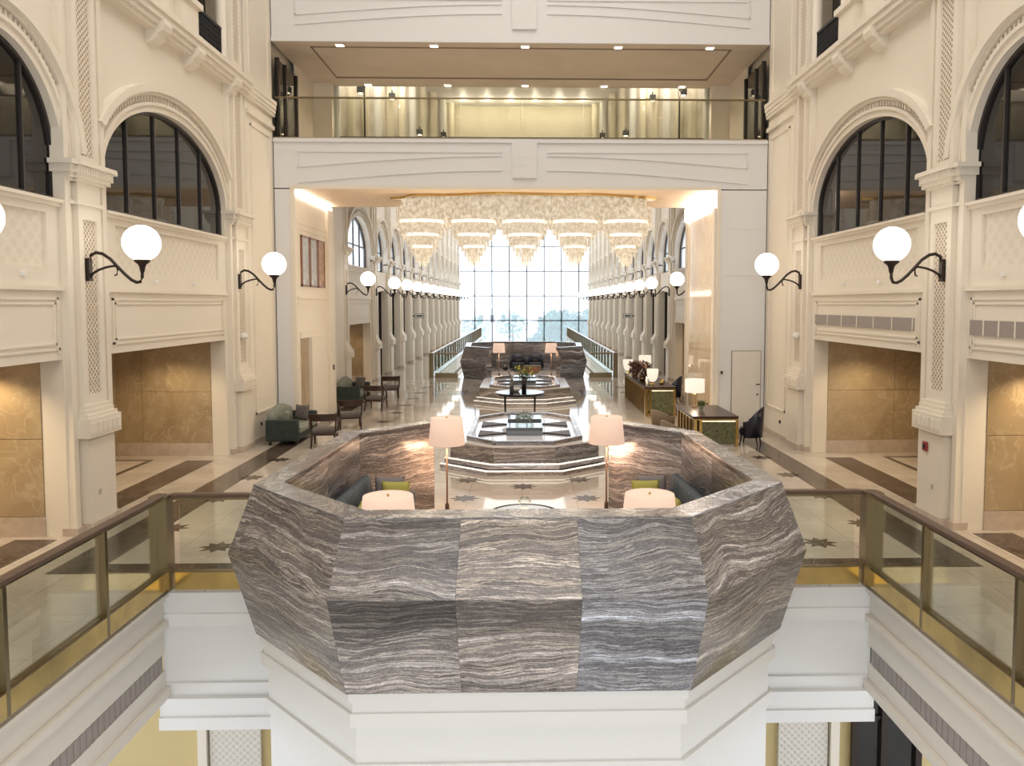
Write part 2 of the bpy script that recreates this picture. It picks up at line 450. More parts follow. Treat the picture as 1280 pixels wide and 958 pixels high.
for y, z0, z1 in ((10.05, -.14, -.06), (10.09, -.34, -.14), (10.06, -.50, -.34), (10.12, -1.25, -.50), (10.07, -1.41, -1.25), (9.98, -1.64, -1.41), (9.94, -1.80, -1.64)):
    b.box(-4.58, 4.58, y, 12.5, z0, z1)
struct(b.build('trim_5', 'white_plaster'), 'white stepped platform edge on either side of the stone booth')
struct(MB().box(-4.47, 4.47, 36.5, YF-.03, -1.6, -.06).build('trim_6', 'white_plaster'), 'white platform edge facing the window void')

# ground storey
struct(MB().box(-14, 14, -6, YWIN, -6.6, -6.5).build('floor_ground', 'floor_marble'), 'pale stone floor of the storey below')
gw = struct(MB().box(-9, 9, 12.5, 12.7, -6.5, -1.4).build('wall_ground', 'yellow_wall'), 'ochre wall of the storey below the platform')
for s in (-1, 1):
    MB().box(min(s*4.15, s*4.95), max(s*4.15, s*4.95), 12.42, 12.5, -6.5, -1.8).build('fret_panel', 'ground_lattice', gw)
    MB().box(min(s*4.98, s*5.12), max(s*4.98, s*5.12), 12.36, 12.5, -6.5, -1.5).build('door_casing', 'plaster', gw)
w = MB().box(5.36, 6.45, 12.44, 12.49, -6.5, -1.6).build('ground_pane', 'dark_pane', gw)
for x in (5.38, 5.85, 6.42): MB().box(x-.05, x+.05, 12.36, 12.44, -6.5, -1.5).build('mullion', 'bronze', w)
for z in (-3.1, -4.6): MB().box(5.36, 6.45, 12.4, 12.44, z, z+.05).build('transom', 'bronze', w)

# ------------------------------------------------------------ side walls
def arch_z(y, yc, half, rise=RISE): return SPRING+rise*math.sqrt(max(0, 1-((y-yc)/half)**2))
def arch_solid(b, ya, yb, yc, half, x0, x1, ztop):
    n = 28
    ts = [PI*i/n for i in range(n+1)]
    cur = [(yc-half*math.cos(t), SPRING+RISE*math.sin(t)) for t in ts]
    b.box(x0, x1, ya, yc-half, SILL, ztop); b.box(x0, x1, yc+half, yb, SILL, ztop)
    for (y0, z0), (y1, z1) in zip(cur, cur[1:]):
        b.prism([(y0, z0), (y1, z1), (y1, ztop), (y0, ztop)], x0, x1, 'x')
def arch_band(b, yc, half, o0, o1, x0, x1, t0=0.0, t1=PI):
    n = 32; rings = []
    for i in range(n+1):
        t = t0+(t1-t0)*i/n; c, q = math.cos(t), math.sin(t)
        rings.append([(x, yc-(half+o)*c, SPRING+(RISE+o)*q) for x, o in ((x0, o0), (x1, o0), (x1, o1), (x0, o1))])
    b.loft(rings)

def pilaster_meshes(s):
    R = {}
    b = MB()   # shaft with recessed panel frames
    def framed(z0, z1, p0, p1):
        b.box(XP, XW+.1, -.33, -.20, z0, z1); b.box(XP, XW+.1, .20, .33, z0, z1)
        b.box(XP, XW+.1, -.20, .20, z0, p0); b.box(XP, XW+.1, -.20, .20, p1, z1)
    framed(2.0, 5.2, 2.16, 4.92); framed(5.2, 9.0, 5.92, 8.75); framed(9.1, 15.5, 9.4, 14.8)
    for e in (-1, 1):   # stepped jamb strips each side
        for a, c, x in ((.33, .47, XW-.06), (.47, .60, XW-.11)):
            b.box(x, XW+.1, min(e*a, e*c), max(e*a, e*c), 0.12, 9.0)
    R['shaft'] = b
    R['fretwork_panel'] = [MB().box(XP+.035, XP+.06, -.2, .2, z0, z1) for z0, z1 in ((2.16, 4.92), (5.92, 8.75), (9.4, 14.8))]
    R['pedestal'] = MB().box(XP-.07, XW+.1, -.40, .40, .14, 1.45)
    p = MB().box(XP-.05, XW+.1, -.38, .38, 1.45, 1.5).box(XP-.15, XW+.1, -.48, .48, 1.5, 1.80)
    for k, (dx, z0, z1) in enumerate(((.11, 1.80, 1.86), (.07, 1.86, 1.93), (.04, 1.93, 2.0))): p.box(XP-dx, XW+.1, -.34-dx, .34+dx, z0, z1)
    R['base_moulding'] = p
    st = MB()
    for k in range(6): st.box(XP-.175, XP-.15, -.42+k*.15, -.33+k*.15, 1.57, 1.73)
    R['rosettes'] = st
    i = MB()
    for dx, z0, z1 in ((.03, 5.14, 5.2), (.05, 5.48, 5.53), (.10, 5.53, 5.60), (.13, 5.60, 5.72), (.18, 5.72, 5.79)):
        i.box(XP-dx, XW+.1, -.36-dx, .36+dx, z0, z1); i.box(XP+.06-dx, XW+.1, -.5-dx, .5+dx, z0, z1)
    R['impost'] = i
    fl = MB()
    for k in range(14): fl.box(XP-.15, XP-.13, -.46+k*.068, -.43+k*.068, 5.61, 5.71)
    R['flutes'] = fl
    R['plinth'] = MB().box(XP-.10, XW+.1, -.43, .43, 0, .14).box(XW-.14, XW+.1, -.63, .63, 0, .12)
    out = {}
    for k, v in R.items():
        mat = {'fretwork_panel': 'fretwork', 'plinth': 'stone_base'}.get(k, 'plaster')
        vs = v if isinstance(v, list) else [v]
        out[k] = []
        for q in vs:
            me = q.flipx(s).data(k); me.materials.append(M[mat]); out[k].append(me)
    return out
PM = {-1: pilaster_meshes(-1), 1: pilaster_meshes(1)}
def pilaster(wall, s, y, detail=True):
    d = PM[s]
    o = link('pilaster', d['shaft'][0], wall); o.location = (0, y, 0)
    for k in ('pedestal', 'base_moulding', 'impost', 'plinth')+(('rosettes', 'flutes') if detail else ()):
        link(k, d[k][0], o)
    for me in d['fretwork_panel']: link('fretwork_panel', me, o)

def glazing(wall, s, yc, half, xg, pane_mat, nm, tr=None):
    b = MB(); arch_band(b, yc, half, -.06, .0, xg-.05, xg+.04)
    b.box(xg-.05, xg+.04, yc-half, yc-half+.09, SILL, SPRING); b.box(xg-.05, xg+.04, yc+half-.09, yc+half, SILL, SPRING)
    b.box(xg-.05, xg+.04, yc-half, yc+half, SILL, SILL+.08)
    w = b.flipx(s).build('arched_window', 'frame_dark', wall)
    ys = [yc-half+2*half*i/nm for i in range(nm+1)]
    for y in ys[1:-1]:
        MB().box(xg-.04, xg+.03, y-.02, y+.02, SILL, arch_z(y, yc, half)-.02).flipx(s).build('mullion', 'frame_dark', w)
    if tr: MB().box(xg-.04, xg+.03, yc-half, yc+half, tr, tr+.05).flipx(s).build('transom', 'frame_dark', w)
    for y0, y1 in zip(ys, ys[1:]):
        k = 8; top = [(y0+(y1-y0)*i/k) for i in range(k+1)]
        poly = [(y0, SILL), (y1, SILL)]+[(y, arch_z(y, yc, half)) for y in reversed(top)]
        if poly[1][1] == poly[2][1]: poly.pop(2)
        MB().prism(poly, xg, xg+.012, 'x').flipx(s).build('pane', pane_mat, w)

def bay(wall, base, s, ya, yb, wide, far):
    """everything between two pilasters centred at ya and yb"""
    x1 = XW+.35
    m = .66 if wide else .52
    yc, half = (ya+yb)/2, (yb-ya)/2-m
    arch_solid(base, ya, yb, yc, half, XW, x1, 9.0)
    j = .78 if wide else .62
    y0, y1 = ya+j, yb-j
    tall = far and not wide
    head = 4.2 if tall else 2.75
    base.box(XW, x1, ya, y0, 0, SILL); base.box(XW, x1, y1, yb, 0, SILL)
    if tall:
        base.box(XW, x1, y0, y1, head, SILL)
    else:
        # fascia panel with raised border
        base.box(XW, x1, y0, y1, 2.75, 3.80)
        bd = MB()
        for a, c in ((.10, .14), (.18, .21)):
            for q in ((y0+a, y1-a, 2.75+a+.05, 2.75+c+.05), (y0+a, y1-a, 3.80-c, 3.80-a), (y0+a, y0+c, 2.75+a, 3.80-a), (y1-c, y1-a, 2.75+a, 3.80-a)):
                bd.box(XW-.025, XW, *q)
        bd.flipx(s).build('panel_moulding', 'plaster', wall)
        MB().box(XW-.06, XW, y0-.1, y1+.1, 3.80, 3.87).flipx(s).build('string_course', 'plaster', wall)
        MB().box(XW-.05, XW, y0-.1, y1+.1, SILL-.09, SILL).box(XW-.09, XW, y0-.1, y1+.1, SILL-.03, SILL+.02).flipx(s).build('window_sill', 'plaster', wall)
        # carved panel recessed in a frame
        base.box(XW, x1, y0, y1, 3.80, 4.15); base.box(XW, x1, y0, y1, 4.95, SILL)
        base.box(XW, x1, y0, y0+.3, 4.15, 4.95); base.box(XW, x1, y1-.3, y1, 4.15, 4.95)
        MB().box(XW+.05, x1, y0+.3, y1-.3, 4.15, 4.95).flipx(s).build('carved_panel', 'carved_panel', wall)
        cn = MB()
        for yy in (y0+.7, y1-.7): cn.lathe([(.035, 0), (.035, .03), (.02, .05)], (0, 0, 0), 10)
        for yy in ((y0*2+y1)/3, (y0+2*y1)/3):
            MB().box(XW-.05, XW, yy-.03, yy+.03, 4.0, 4.06).flipx(s).build('sprinkler', 'ceramic', wall)
        if s > 0 and not far:
            g = MB().box(XW-.03, XW, y0+.32, y1-.1, 3.12, 3.35).flipx(s).build('vent_grille', 'vent', wall)
            for q in range(7):
                yy = y0+.32+(y1-y0-.42)*q/6
                MB().box(XW-.04, XW-.03, yy-.012, yy+.012, 3.11, 3.36).flipx(s).build('grille_bar', 'plaster', g)
    # arch mouldings
    a = MB(); arch_band(a, yc, half, 0, .12, XW-.05, XW); arch_band(a, yc, half, .12, .18, XW-.09, XW)
    arch_band(a, yc, half, .30, .36, XW-.09, XW); a.flipx(s).build('archivolt', 'plaster', wall)
    h = MB(); arch_band(h, yc, half, .36, .50, XW-.16, XW, .42 if wide else .1, PI-.42 if wide else PI-.1); h.flipx(s).build('hood_mould', 'plaster', wall)
    d = MB(); n = int((half+RISE)*PI/2/.09)
    for i in range(n):
        t = PI*(i+.5)/n; c, q = math.cos(t), math.sin(t); p = (yc-(half+.24)*c, SPRING+(RISE+.24)*q)
        d.box(XW-.05, XW, p[0]-.022, p[0]+.022, p[1]-.045, p[1]+.045)
    tag(d.flipx(s).build('dentil_course', 'plaster', wall), kind='stuff')
    if far: glazing(wall, s, yc, half, XW+.25, 'arch_glass', 4 if wide else 3, 6.1)
    else: glazing(wall, s, yc, half, XW+.12, 'dark_pane', 5 if wide else 4)
    if far and not wide:   # dark glazed bay below
        w = MB().box(x1-.06, x1-.04, y0, y1, 0, head).flipx(s).build('dark_glazing', 'dark_pane', wall)
        for q in range(4):
            yy = y0+(y1-y0)*q/3
            MB().box(x1-.12, x1-.06, yy-.04, yy+.04, 0, head).flipx(s).build('mullion', 'bronze', w)
    else:   # marble lined alcove behind the opening
        D = 9.6
        aw = MB().box(x1, D, y1+.06, y1+.26, 0, 2.75).flipx(s).build('alcove_wall', 'brown_marble', wall)
        MB().box(x1, 8.4, y1, y1+.06, 0, 2.75).flipx(s).build('marble_lining', 'brown_marble', aw)
        for q0, q1, yf in ((x1+.01, 8.4, y1), (8.41, 9.0, y1+.06), (9.008, 9.6, y1+.06)):
            for (r0, r1) in ((.32, 1.52), (1.53, 2.75)):
                MB().box(q0, q1, yf-.015, yf, r0, r1).flipx(s).build('marble_slab', 'brown_marble', aw)
        MB().box(x1, 8.42, y1-.025, y1-.001, 0, .31).flipx(s).build('skirting', 'stone_base', aw)
        MB().box(8.43, D, y1+.035, y1+.059, 0, .31).flipx(s).build('skirting', 'stone_base', aw)
        MB().box(D, D+.15, y0-.5, y1+.2, 0, 2.75).flipx(s).build('alcove_wall', 'brown_marble', wall)
        MB().box(x1, D, y0-.5, y0-.35, 0, 2.75).flipx(s).build('alcove_wall', 'brown_marble', wall)
        MB().box(x1-.3, D+.15, y0-.5, y1+.2, 2.75, 2.9).flipx(s).build('alcove_ceiling', 'plaster', wall)
        if not far or s:
            for q in (.35, .8):
                yy = y0+(y1-y0)*q
                dl = MB().lathe([(.0, 2.735), (.09, 2.735), (.09, 2.75)], (8.1, yy, 0), 12).flipx(s).build('downlight', 'led_warm', wall)
                light('SPOT', (s*8.1, yy, 2.72), 120 if not far else 45, (1.0, .77, .47), .08, wall, (0, 0, 0), 2.4)

walls = {}
for s, nm, lab in ((-1, 'wall_left', 'cream plaster arcade wall on the side of the green sofas'), (1, 'wall_right', 'cream plaster arcade wall on the side of the desks')):
    root = bpy.data.objects.new(nm, bpy.data.meshes.new(nm)); COL.objects.link(root); walls[s] = root
    base = MB()
    PAIRS = [(NEAR_P[0], NEAR_P[1], False, False), (NEAR_P[1], NEAR_P[2], True, False), (FAR_P[0], FAR_P[1], True, True)]
    PAIRS += [(a, c, False, True) for a, c in zip(FAR_P[1:], FAR_P[2:])]
    for a, c, w_, f_ in PAIRS: bay(root, base, s, a, c, w_, f_)
    base.box(XW, XW+.35, -8.0, 9.0, 0, 9.0); base.box(XW+.5, XW+.6, -8, 5.0, 9.0, 17.5); base.box(XW, XW+.6, 20.4, 26.9, 9.0, 17.5); base.box(XW+.5, XW+.6, 5.0, 20.4, 14.0, 17.5)
    base.box(XW, XW+.35, 19.8, 31.3, 0, 9.0)
    base.box(XW, XW+.35, FAR_P[-1], YWIN, 0, 9.0)
    base.box(XW, XW+.35, 26.6, YWIN, 9.0, 16.5)
    # between the last near pilaster and the portal the wall steps forward
    base.box(XP+.02, XW, 20.35, YPORT, 0, 14.5); base.box(XP+.0, XW, YPB, 30.8, 0, 9.0)
    # upper storey behind the balconies
    base.box(XW+.5, XW+.6, 5.0, 20.4, 9.0, 14.5)
    base.flipx(s); me = base.data(nm); me.materials.append(M['plaster']); root.data = me
    struct(root, lab)
    for y in NEAR_P: pilaster(root, s, y)
    for i, y in enumerate(FAR_P): pilaster(root, s, y, i < 3)
    # cornice and string along the near wall, with scroll brackets
    c = MB()
    for dx, z0, z1 in ((.10, 8.72, 8.80), (.16, 8.80, 8.90), (.22, 8.90, 9.02), (.27, 9.02, 9.12)): c.box(XW-dx-.1, XW+.5, 5.0, 20.36, z0, z1).box(XP-.02-dx*.35, XW, 20.36, YPORT, z0, z1)
    c.flipx(s).build('cornice', 'plaster', root)
    MB().box(XP-.05, XW, 20.4, YPORT, 8.36, 8.46).flipx(s).build('string_course', 'plaster', root)
    for y in (13.0, 15.6, 17.2, 19.4, 11.6, 10.2):
        k = MB().prism([(XW-.34, 8.90), (XW-.36, 8.82), (XW-.32, 8.72), (XW-.22, 8.66), (XW-.20, 8.58), (XW-.10, 8.52), (XW, 8.48), (XW, 8.90)], y-.17, y+.17, 'y')
        k.flipx(s).build('bracket', 'plaster', root)
    # balconies above the cornice: colonnettes, dark glazing, iron railings
    for y0, y1 in ((10.0, 12.3), (13.8, 15.35), (17.75, 19.1)):
        g = MB().box(XW+.30, XW+.32, y0, y1, 9.12, 14.5).flipx(s).build('balcony_glazing', 'dark_pane', root)
        MB().box(XW+.24, XW+.30, (y0+y1)/2-.04, (y0+y1)/2+.04, 9.12, 14.5).flipx(s).build('mullion', 'frame_dark', g)
        rl = MB().box(XW-.06, XW, y0, y1, 9.92, 9.98).box(XW-.06, XW, y0, y1, 9.16, 9.20)
        rl = rl.flipx(s).build('iron_railing', 'iron', root)
        bars = MB(); n = int((y1-y0)/.09)
        for i in range(n+1):
            yy = y0+(y1-y0)*i/n; bars.box(XW-.045, XW-.015, yy-.012, yy+.012, 9.2, 9.92)
            if i < n:
                ym = yy+(y1-y0)/n/2
                for zz in (9.33, 9.56, 9.79): bars.tube([(XW-.03, ym+.045*math.cos(t*PI/4), zz+.085*math.sin(t*PI/4)) for t in range(9)], .011, 4)
        tag(bars.flipx(s).build('scroll_bars', 'iron', rl), kind='stuff')
    for y in (13.62, 15.55, 16.15, 16.95, 17.55, 19.28, 12.45, 9.8):
        b = MB().lathe([(.17, 9.12), (.17, 9.3), (.12, 9.34), (.11, 13.6), (.14, 13.7), (.17, 14.0)], (XW+.02, y, 0), 14)
        b.flipx(s).build('colonnette', 'plaster', root, True)
    for y in (15.85, 17.25):
        MB().box(XW-.16, XW+.3, y-.5, y+.5, 9.12, 9.3).box(XW-.10, XW+.3, y-.42, y+.42, 9.3, 9.86).box(XW-.18, XW+.3, y-.5, y+.5, 9.86, 9.98).flipx(s).build('pedestal', 'plaster', root)
    MB().box(XW+.05, XW+.5, 15.4, 17.7, 9.12, 14.5).flipx(s).build('wall_pier', 'plaster', root)
    # panel moulding on the plain wall beside the portal, skirting
    pm = MB()
    for a, c2, z0, z1 in ((20.65, 22.2, .75, .80), (20.65, 22.2, 8.1, 8.15)): pm.box(XP-.01, XP+.02, a, c2, z0, z1)
    for yy in (20.65, 22.15): pm.box(XP-.01, XP+.02, yy, yy+.05, .75, 8.15)
    for yy in (20.65, 22.15): pm.box(XP-.01, XP+.02, yy, yy+.05, 9.4, 14.4)
    pm.flipx(s).build('panel_moulding', 'plaster', root)
    MB().box(XP-.03, XP+.02, 20.3, YPORT, 0, .14).flipx(s).build('skirting', 'stone_base', root)
    # small fittings
    MB().box(XP-.02, XP+.02, 21.0, 21.04, .42, .50).flipx(s).build('wall_socket', 'bronze', root)
    MB().box(XP-.085, XP-.06, 12.86, 12.91, .55, .63).flipx(s).build('wall_socket', 'stone_base', root)
    MB().lathe([(.0, 0), (.09, 0), (.11, .06), (.06, .14), (0, .15)], (XP-.03, 19.75, 2.75), 12).flipx(s).build('camera_dome', 'ceramic', root, True)

bk = MB()
for x0, x1, z0, z1 in ((-7.7, -3.6, -6.5, 17.5), (3.6, 7.7, -6.5, 17.5), (-3.6, 3.6, 9.5, 17.5), (-3.6, 3.6, -6.5, 0)): bk.box(x0, x1, -8.3, -8.0, z0, z1)
struct(bk.build('light_block_back', 'plaster'), 'added unseen cream end wall with an opening sized to limit daylight')  # added to cut the light coming from behind the camera

# ------------------------------------------------------------ portal wall, bridge and balcony
pw = MB()
PL, PR = -6.30, 5.45
ZB0, ZB1, ZS = 6.77, 8.14, 10.76
pw.box(-XP, PL-.0, YPORT, YPB, 0, ZB0); pw.box(PR, XP, YPORT, YPB, 0, ZB0)
pw.box(-XP, XP, YPORT, YPB, ZB0+.03, ZB1)
pw.box(-XP, XP, YPORT, YPB+.3, ZS+.03, 14.5)
portal = struct(pw.build('wall_portal', 'cool_lit_plaster'), 'white portal wall with bridge between the two halls')
def fascia_panel(xi, xo, top, ci, co, di, do):
    """straight top bead, end bead, and two beads that fall in a shallow arc from the keystone to the wall"""
    def arc(a, b_):
        r = []
        for k in range(25):
            t = k/24; z = a-(a-b_)*(1-math.cos(t*PI/2*1.15))/(1-math.cos(PI/2*1.15)); x = xi+(xo-xi)*t
            r.append([(x, YPORT-.03, z-.02), (x, YPORT, z-.02), (x, YPORT, z+.02), (x, YPORT-.03, z+.02)])
        return r
    b = MB().box(min(xi, xo), max(xi, xo), YPORT-.03, YPORT, top-.02, top+.02).loft(arc(ci, co))
    b.box(min(xo, xo-.04*(1 if xo > 0 else -1)), max(xo, xo-.04*(1 if xo > 0 else -1)), YPORT-.03, YPORT, co, top)
    b.build('panel_moulding', 'cool_lit_plaster', portal)
    MB().loft(arc(di, do)).build('arc_moulding', 'cool_lit_plaster', portal)
for xi, xo in ((-.55, -6.2), (.68, 6.3)):
    fascia_panel(xi, xo, 7.80, 7.70, 7.38, 7.30, 6.95); fascia_panel(xi, xo, 11.92, 11.80, 11.48, 11.55, 11.22)
for z0, z1 in ((7.08, 8.14), (11.12, 12.6)):
    MB().prism([(-.27, z0), (.39, z0), (.42, z1), (-.30, z1)], YPORT-.07, YPORT, 'y').build('keystone', 'cool_lit_plaster', portal)
MB().box(-XP, XP, YPORT-.05, YPORT, 8.05, 8.14).build('bridge_nosing', 'cool_lit_plaster', portal)
MB().box(-XP, XP, YPORT-.05, YPORT, ZS, ZS+.12).build('beam_nosing', 'cool_lit_plaster', portal)
for q in (1.9, 3.0, 4.4, 5.7): MB().box(5.75, 6.7, YPORT-.012, YPORT, q, q+.02).build('joint_bead', 'cool_lit_plaster', portal)
# trim around the portal opening
MB().box(PL-.12, PL, YPORT-.04, YPORT, 0, ZB0+.1).box(PR, PR+.10, YPORT-.04, YPORT, 0, ZB0+.1).box(PL, PR, YPORT-.04, YPORT, ZB0, ZB0+.1).build('portal_architrave', 'plaster', portal)
pc = struct(MB().box(PL, PR, YPORT, YPB, ZB0, ZB0+.03).build('ceiling', 'peach_ceiling'), 'peach plaster ceiling of the portal passage')
bc = struct(MB().box(-XP, XP, YPORT, YPB+.4, ZS, ZS+.03).build('ceiling_balcony', 'tan_ceiling'), 'tan timber-toned ceiling over the bridge')
tr = MB()
for a, c, d, e in ((-5.9, 5.9, 22.9, 22.94), (-5.9, 5.9, 25.9, 25.98), (-5.9, -5.86, 22.9, 25.98), (5.86, 5.9, 22.9, 25.98)): tr.box(a, c, d, e, ZS-.025, ZS)
tr.build('groove_shade_strip', 'groove_shade', bc)  # raised dark strips in place of the shade in a recess
bf = struct(MB().box(-XP, XP, YPORT, 36.5, ZB1, ZB1+.04).build('floor_balcony', 'floor_marble'), 'stone floor of the bridge balcony')
# cove lights along the passage
for x0, x1, z0, z1 in ((PL, PL+.06, 6.62, 6.72), (PR-.10, PR-.02, 6.30, 6.72)):
    MB().box(x0, x1, YPORT+.05, YPB-.05, z0, z1).build('cove_strip', 'led_white', pc)
# passage left wall: recess with marble, cornice, portraits; right wall of lit onyx
plw = struct(MB().box(PL-.02, PL+.005, YPORT+.02, YPB, 0, ZB0).build('wall_passage_left', 'plaster'), 'cream passage wall with the three portraits')
MB().box(PL, PL+.06, YPORT+.1, 25.9, 5.85, 5.95).box(PL, PL+.03, YPORT+.1, 25.9, 5.70, 5.85).build('cornice', 'plaster', plw)
MB().box(PL, PL+.05, YPORT+.1, 25.9, 3.75, 3.83).box(PL, PL+.03, YPORT+.1, 25.9, 3.58, 3.66).build('string_course', 'plaster', plw)
MB().box(PL, PL+.05, YPORT+.25, 25.6, 2.62, 2.80).build('door_head', 'plaster', plw)
MB().box(PL, PL+.02, YPORT+.3, 23.6, .12, 2.62).build('marble_slab', 'brown_marble', plw)
MB().box(PL, PL+.12, 23.6, 25.4, 0, 2.62).build('door_reveal', 'plaster', plw)
MB().box(PL, PL+.10, 25.85, YPB, 0, 6.6).build('corner_pier', 'plaster', plw)
MB().box(PL+.1, PL+.13, 26.2, 26.28, 1.45, 1.62).build('wall_socket', 'bronze', plw)
prw = struct(MB().box(PR-.005, PR+.02, YPORT+.05, YPB, 0, ZB0).build('wall_passage_right', 'plaster'), 'passage wall clad in polished amber onyx')
for i in range(4):
    y0 = YPORT+.32+i*.93
    for z0, z1 in ((.25, 2.2), (2.21, 4.2), (4.21, 6.2)):
        MB().box(PR-.03, PR, y0, y0+.92, z0, z1).build('onyx_slab', 'passage_onyx', prw)
MB().box(PR-.06, PR, YPORT+.05, YPORT+.3, 0, 6.3).box(PR-.06, PR, 26.1, YPB, 0, 6.3).build('corner_pier', 'plaster', prw)
for i, y in enumerate((22.95, 23.85, 24.75)):
    x = PL+.01
    o = empty('portrait', (x, y, 4.1), 0, ['grey framed portrait beside the portal edge', 'grey framed portrait between two other portraits', 'brown framed portrait beside the corner pier'][i], 'picture', 'portraits on the passage wall')
    MB().box(0, .05, 0, .8, 0, .05).box(0, .05, 0, .8, 1.40, 1.45).box(0, .05, 0, .06, 0, 1.45).box(0, .05, .74, .8, 0, 1.45).build('frame', 'frame_wood', o)
    MB().box(0, .03, .06, .74, .05, 1.40).build('canvas', 'portrait_brown' if i == 2 else 'portrait_grey', o)
# service door in the portal wall
d1 = struct(MB().box(5.93, 6.74, YPORT-.03, YPORT, 0.01, 2.26).build('door_1', 'door_paint'), 'plain cream service door in the portal wall')
fr = MB().box(5.915, 5.93, YPORT-.025, YPORT, 0, 2.275).box(6.74, 6.755, YPORT-.025, YPORT, 0, 2.275).box(5.915, 6.755, YPORT-.025, YPORT, 2.26, 2.275).build('door_frame', 'brass_dark', d1)
MB().lathe([(.0, 0), (.03, .0), (.03, .03), (0, .03)], (6.66, YPORT-.05, 1.02), 10).build('door_knob', 'bronze', d1)
MB().box(6.62, 6.73, YPORT-.045, YPORT-.03, 1.3, 1.33).build('lock_plate', 'bronze', d1)
o = MB().box(5.60, 5.66, YPORT-.06, YPORT-.04, 1.62, 1.70).build('intercom', 'bronze'); tag(o, 'small dark intercom box beside the service door', 'intercom')
# balcony glass rail
rail = empty('balcony_railing', (0, YPORT+.1, ZB1), 0, 'glass balcony railing with slim handrail on the bridge', 'railing')
MB().box(-6.8, 6.8, -.03, .03, 1.12, 1.16).build('handrail', 'brass_dark', rail)
for i in range(8): MB().box(-6.8+1.7*i+.01, -5.1+1.7*i-.01, -.008, .008, .04, 1.12).build('glass_pane', 'balcony_glass', rail)
MB().box(-6.8, 6.8, -.03, .03, 0, .06).build('base_channel', 'brass_dark', rail)
for s in (-1, 1):
    MB().box(min(s*6.79, s*6.85), max(s*6.79, s*6.85), YPORT+.25, 24.6, ZB1+.04, ZS-.35).build('dark_door', 'dark_pane', portal)
    for y in (YPORT+.3, 23.5, 24.6): MB().box(min(s*6.74, s*6.79), max(s*6.74, s*6.79), y-.05, y+.05, ZB1+.04, ZS-.35).build('door_stile', 'bronze', portal)
    MB().box(min(s*6.2, s*6.85), max(s*6.2, s*6.85), YPB, YPB+.3, ZB1+.04, ZS).build('wall_pier', 'plaster', portal)
    MB().box(min(s*6.8, s*6.85), max(s*6.8, s*6.85), 24.6, YPB, ZB1+.04, ZS).build('side_panel', 'plaster', portal)
# upper gallery beyond the bridge
ga = struct(MB().box(-3.3, 3.3, 36.3, 36.5, ZB1, 12.4).build('wall_gallery', 'gallery_cream'), 'pale cream end wall of the upper gallery')
gc = struct(MB().box(-6.9, 6.9, YPB+.4, 36.5, 12.4, 12.5).build('ceiling_gallery', 'white_plaster'), 'white ceiling of the upper gallery with small downlights')
for s in (-1, 1):
    wl = MB().prism([(s*6.3, 26.9), (s*3.1, 36.4), (s*3.4, 36.5), (s*6.8, 26.9)], ZB1, 12.4)
    wl = struct(wl.build('wall_gallery_left' if s < 0 else 'wall_gallery_right', 'gallery_stone'), 'stone wall of the upper gallery, '+('portrait side' if s < 0 else 'desk side'))
    for i in range(11):
        t = i/10.5; x, y = s*(6.2-3.15*t), 27.1+9.2*t
        MB().lathe([(.17, ZB1+.04), (.17, 12.4)], (x, y, 0), 12, False).build('half_column', 'gallery_cream' if i % 3 else 'white_plaster', wl, True)
        if i in (1, 3, 5):
            light('POINT', (x-s*.6, y-.7, 12.0), 60, (1.0, .90, .76), .1, wl)
    for i in range(4):
        t = i/4+.06; x, y, z = s*(5.72-2.9*t), 27.5+8.6*t, 10.9-.25*i+.6*(i % 2)
        sp = empty('spotlight', (x, y, z), 0, '%s black gallery spotlight behind the glass screen, %s side' % (ORD[i], 'portrait' if s < 0 else 'desk'), 'spotlight', 'gallery spotlights')
        MB().box(-.11, .11, -.10, .10, -.10, .10).build('housing', 'iron', sp); MB().box(-.02, .02, -.02, .02, .10, .22).build('stem', 'iron', sp)
        MB().lathe([(.0, -.115), (.08, -.115), (.08, -.10)], (0, 0, 0), 10).build('lens', 'led_warm', sp)
struct(MB().box(-6.2, 6.2, YPB+.32, YPB+.335, ZB1+.04, ZS).build('window_1', 'balcony_glass'), 'frameless glass screen between bridge and upper gallery')
MB().box(-6.0, 6.0, YPB+.25, YPB+.31, ZB1+.9, ZB1+.96).build('push_rail', 'bronze', bpy.data.objects['window_1'])
for x in (-5.2, 5.2): MB().box(x-.025, x+.025, YPB+.27, YPB+.32, ZB1+.04, ZS).build('mullion', 'bronze', bpy.data.objects['window_1'])
for row, y in ((0, 22.75), (1, 26.75)):
    for i, x in enumerate((-5.05, -2.45, .08, 2.68, 5.25)):
        dl = empty('downlight', (x, y, ZS), 0, '%s bridge ceiling downlight counted from the portrait side, %s' % (ORD[i], 'row above the railing' if row == 0 else 'row beside the glass screen'), 'downlight', 'bridge downlights '+('front' if row == 0 else 'rear'))
        MB().box(-.13, .13, -.11, .11, -.02, 0).build('trim_ring', 'white_plaster', dl)
        MB().box(-.10, .10, -.08, .08, -.03, -.02).build('lens', 'led_warm', dl)
        light('SPOT', (0, 0, -.06), 85, (1.0, .84, .66), .06, dl, (0, 0, 0), 2.3)
for i in range(6):
    x = -2.6+i*1.04
    dl = empty('gallery_downlight', (x, 35.2, 12.4), 0, '%s round gallery ceiling downlight counted from the portrait side' % ORD[i], 'downlight', 'gallery ceiling downlights')
    MB().lathe([(.0, -.03), (.08, -.03), (.1, 0)], (0, 0, 0), 10).build('lens', 'led_white', dl)
    light('POINT', (0, 0, -.3), 16, (1.0, .90, .72), .1, dl)

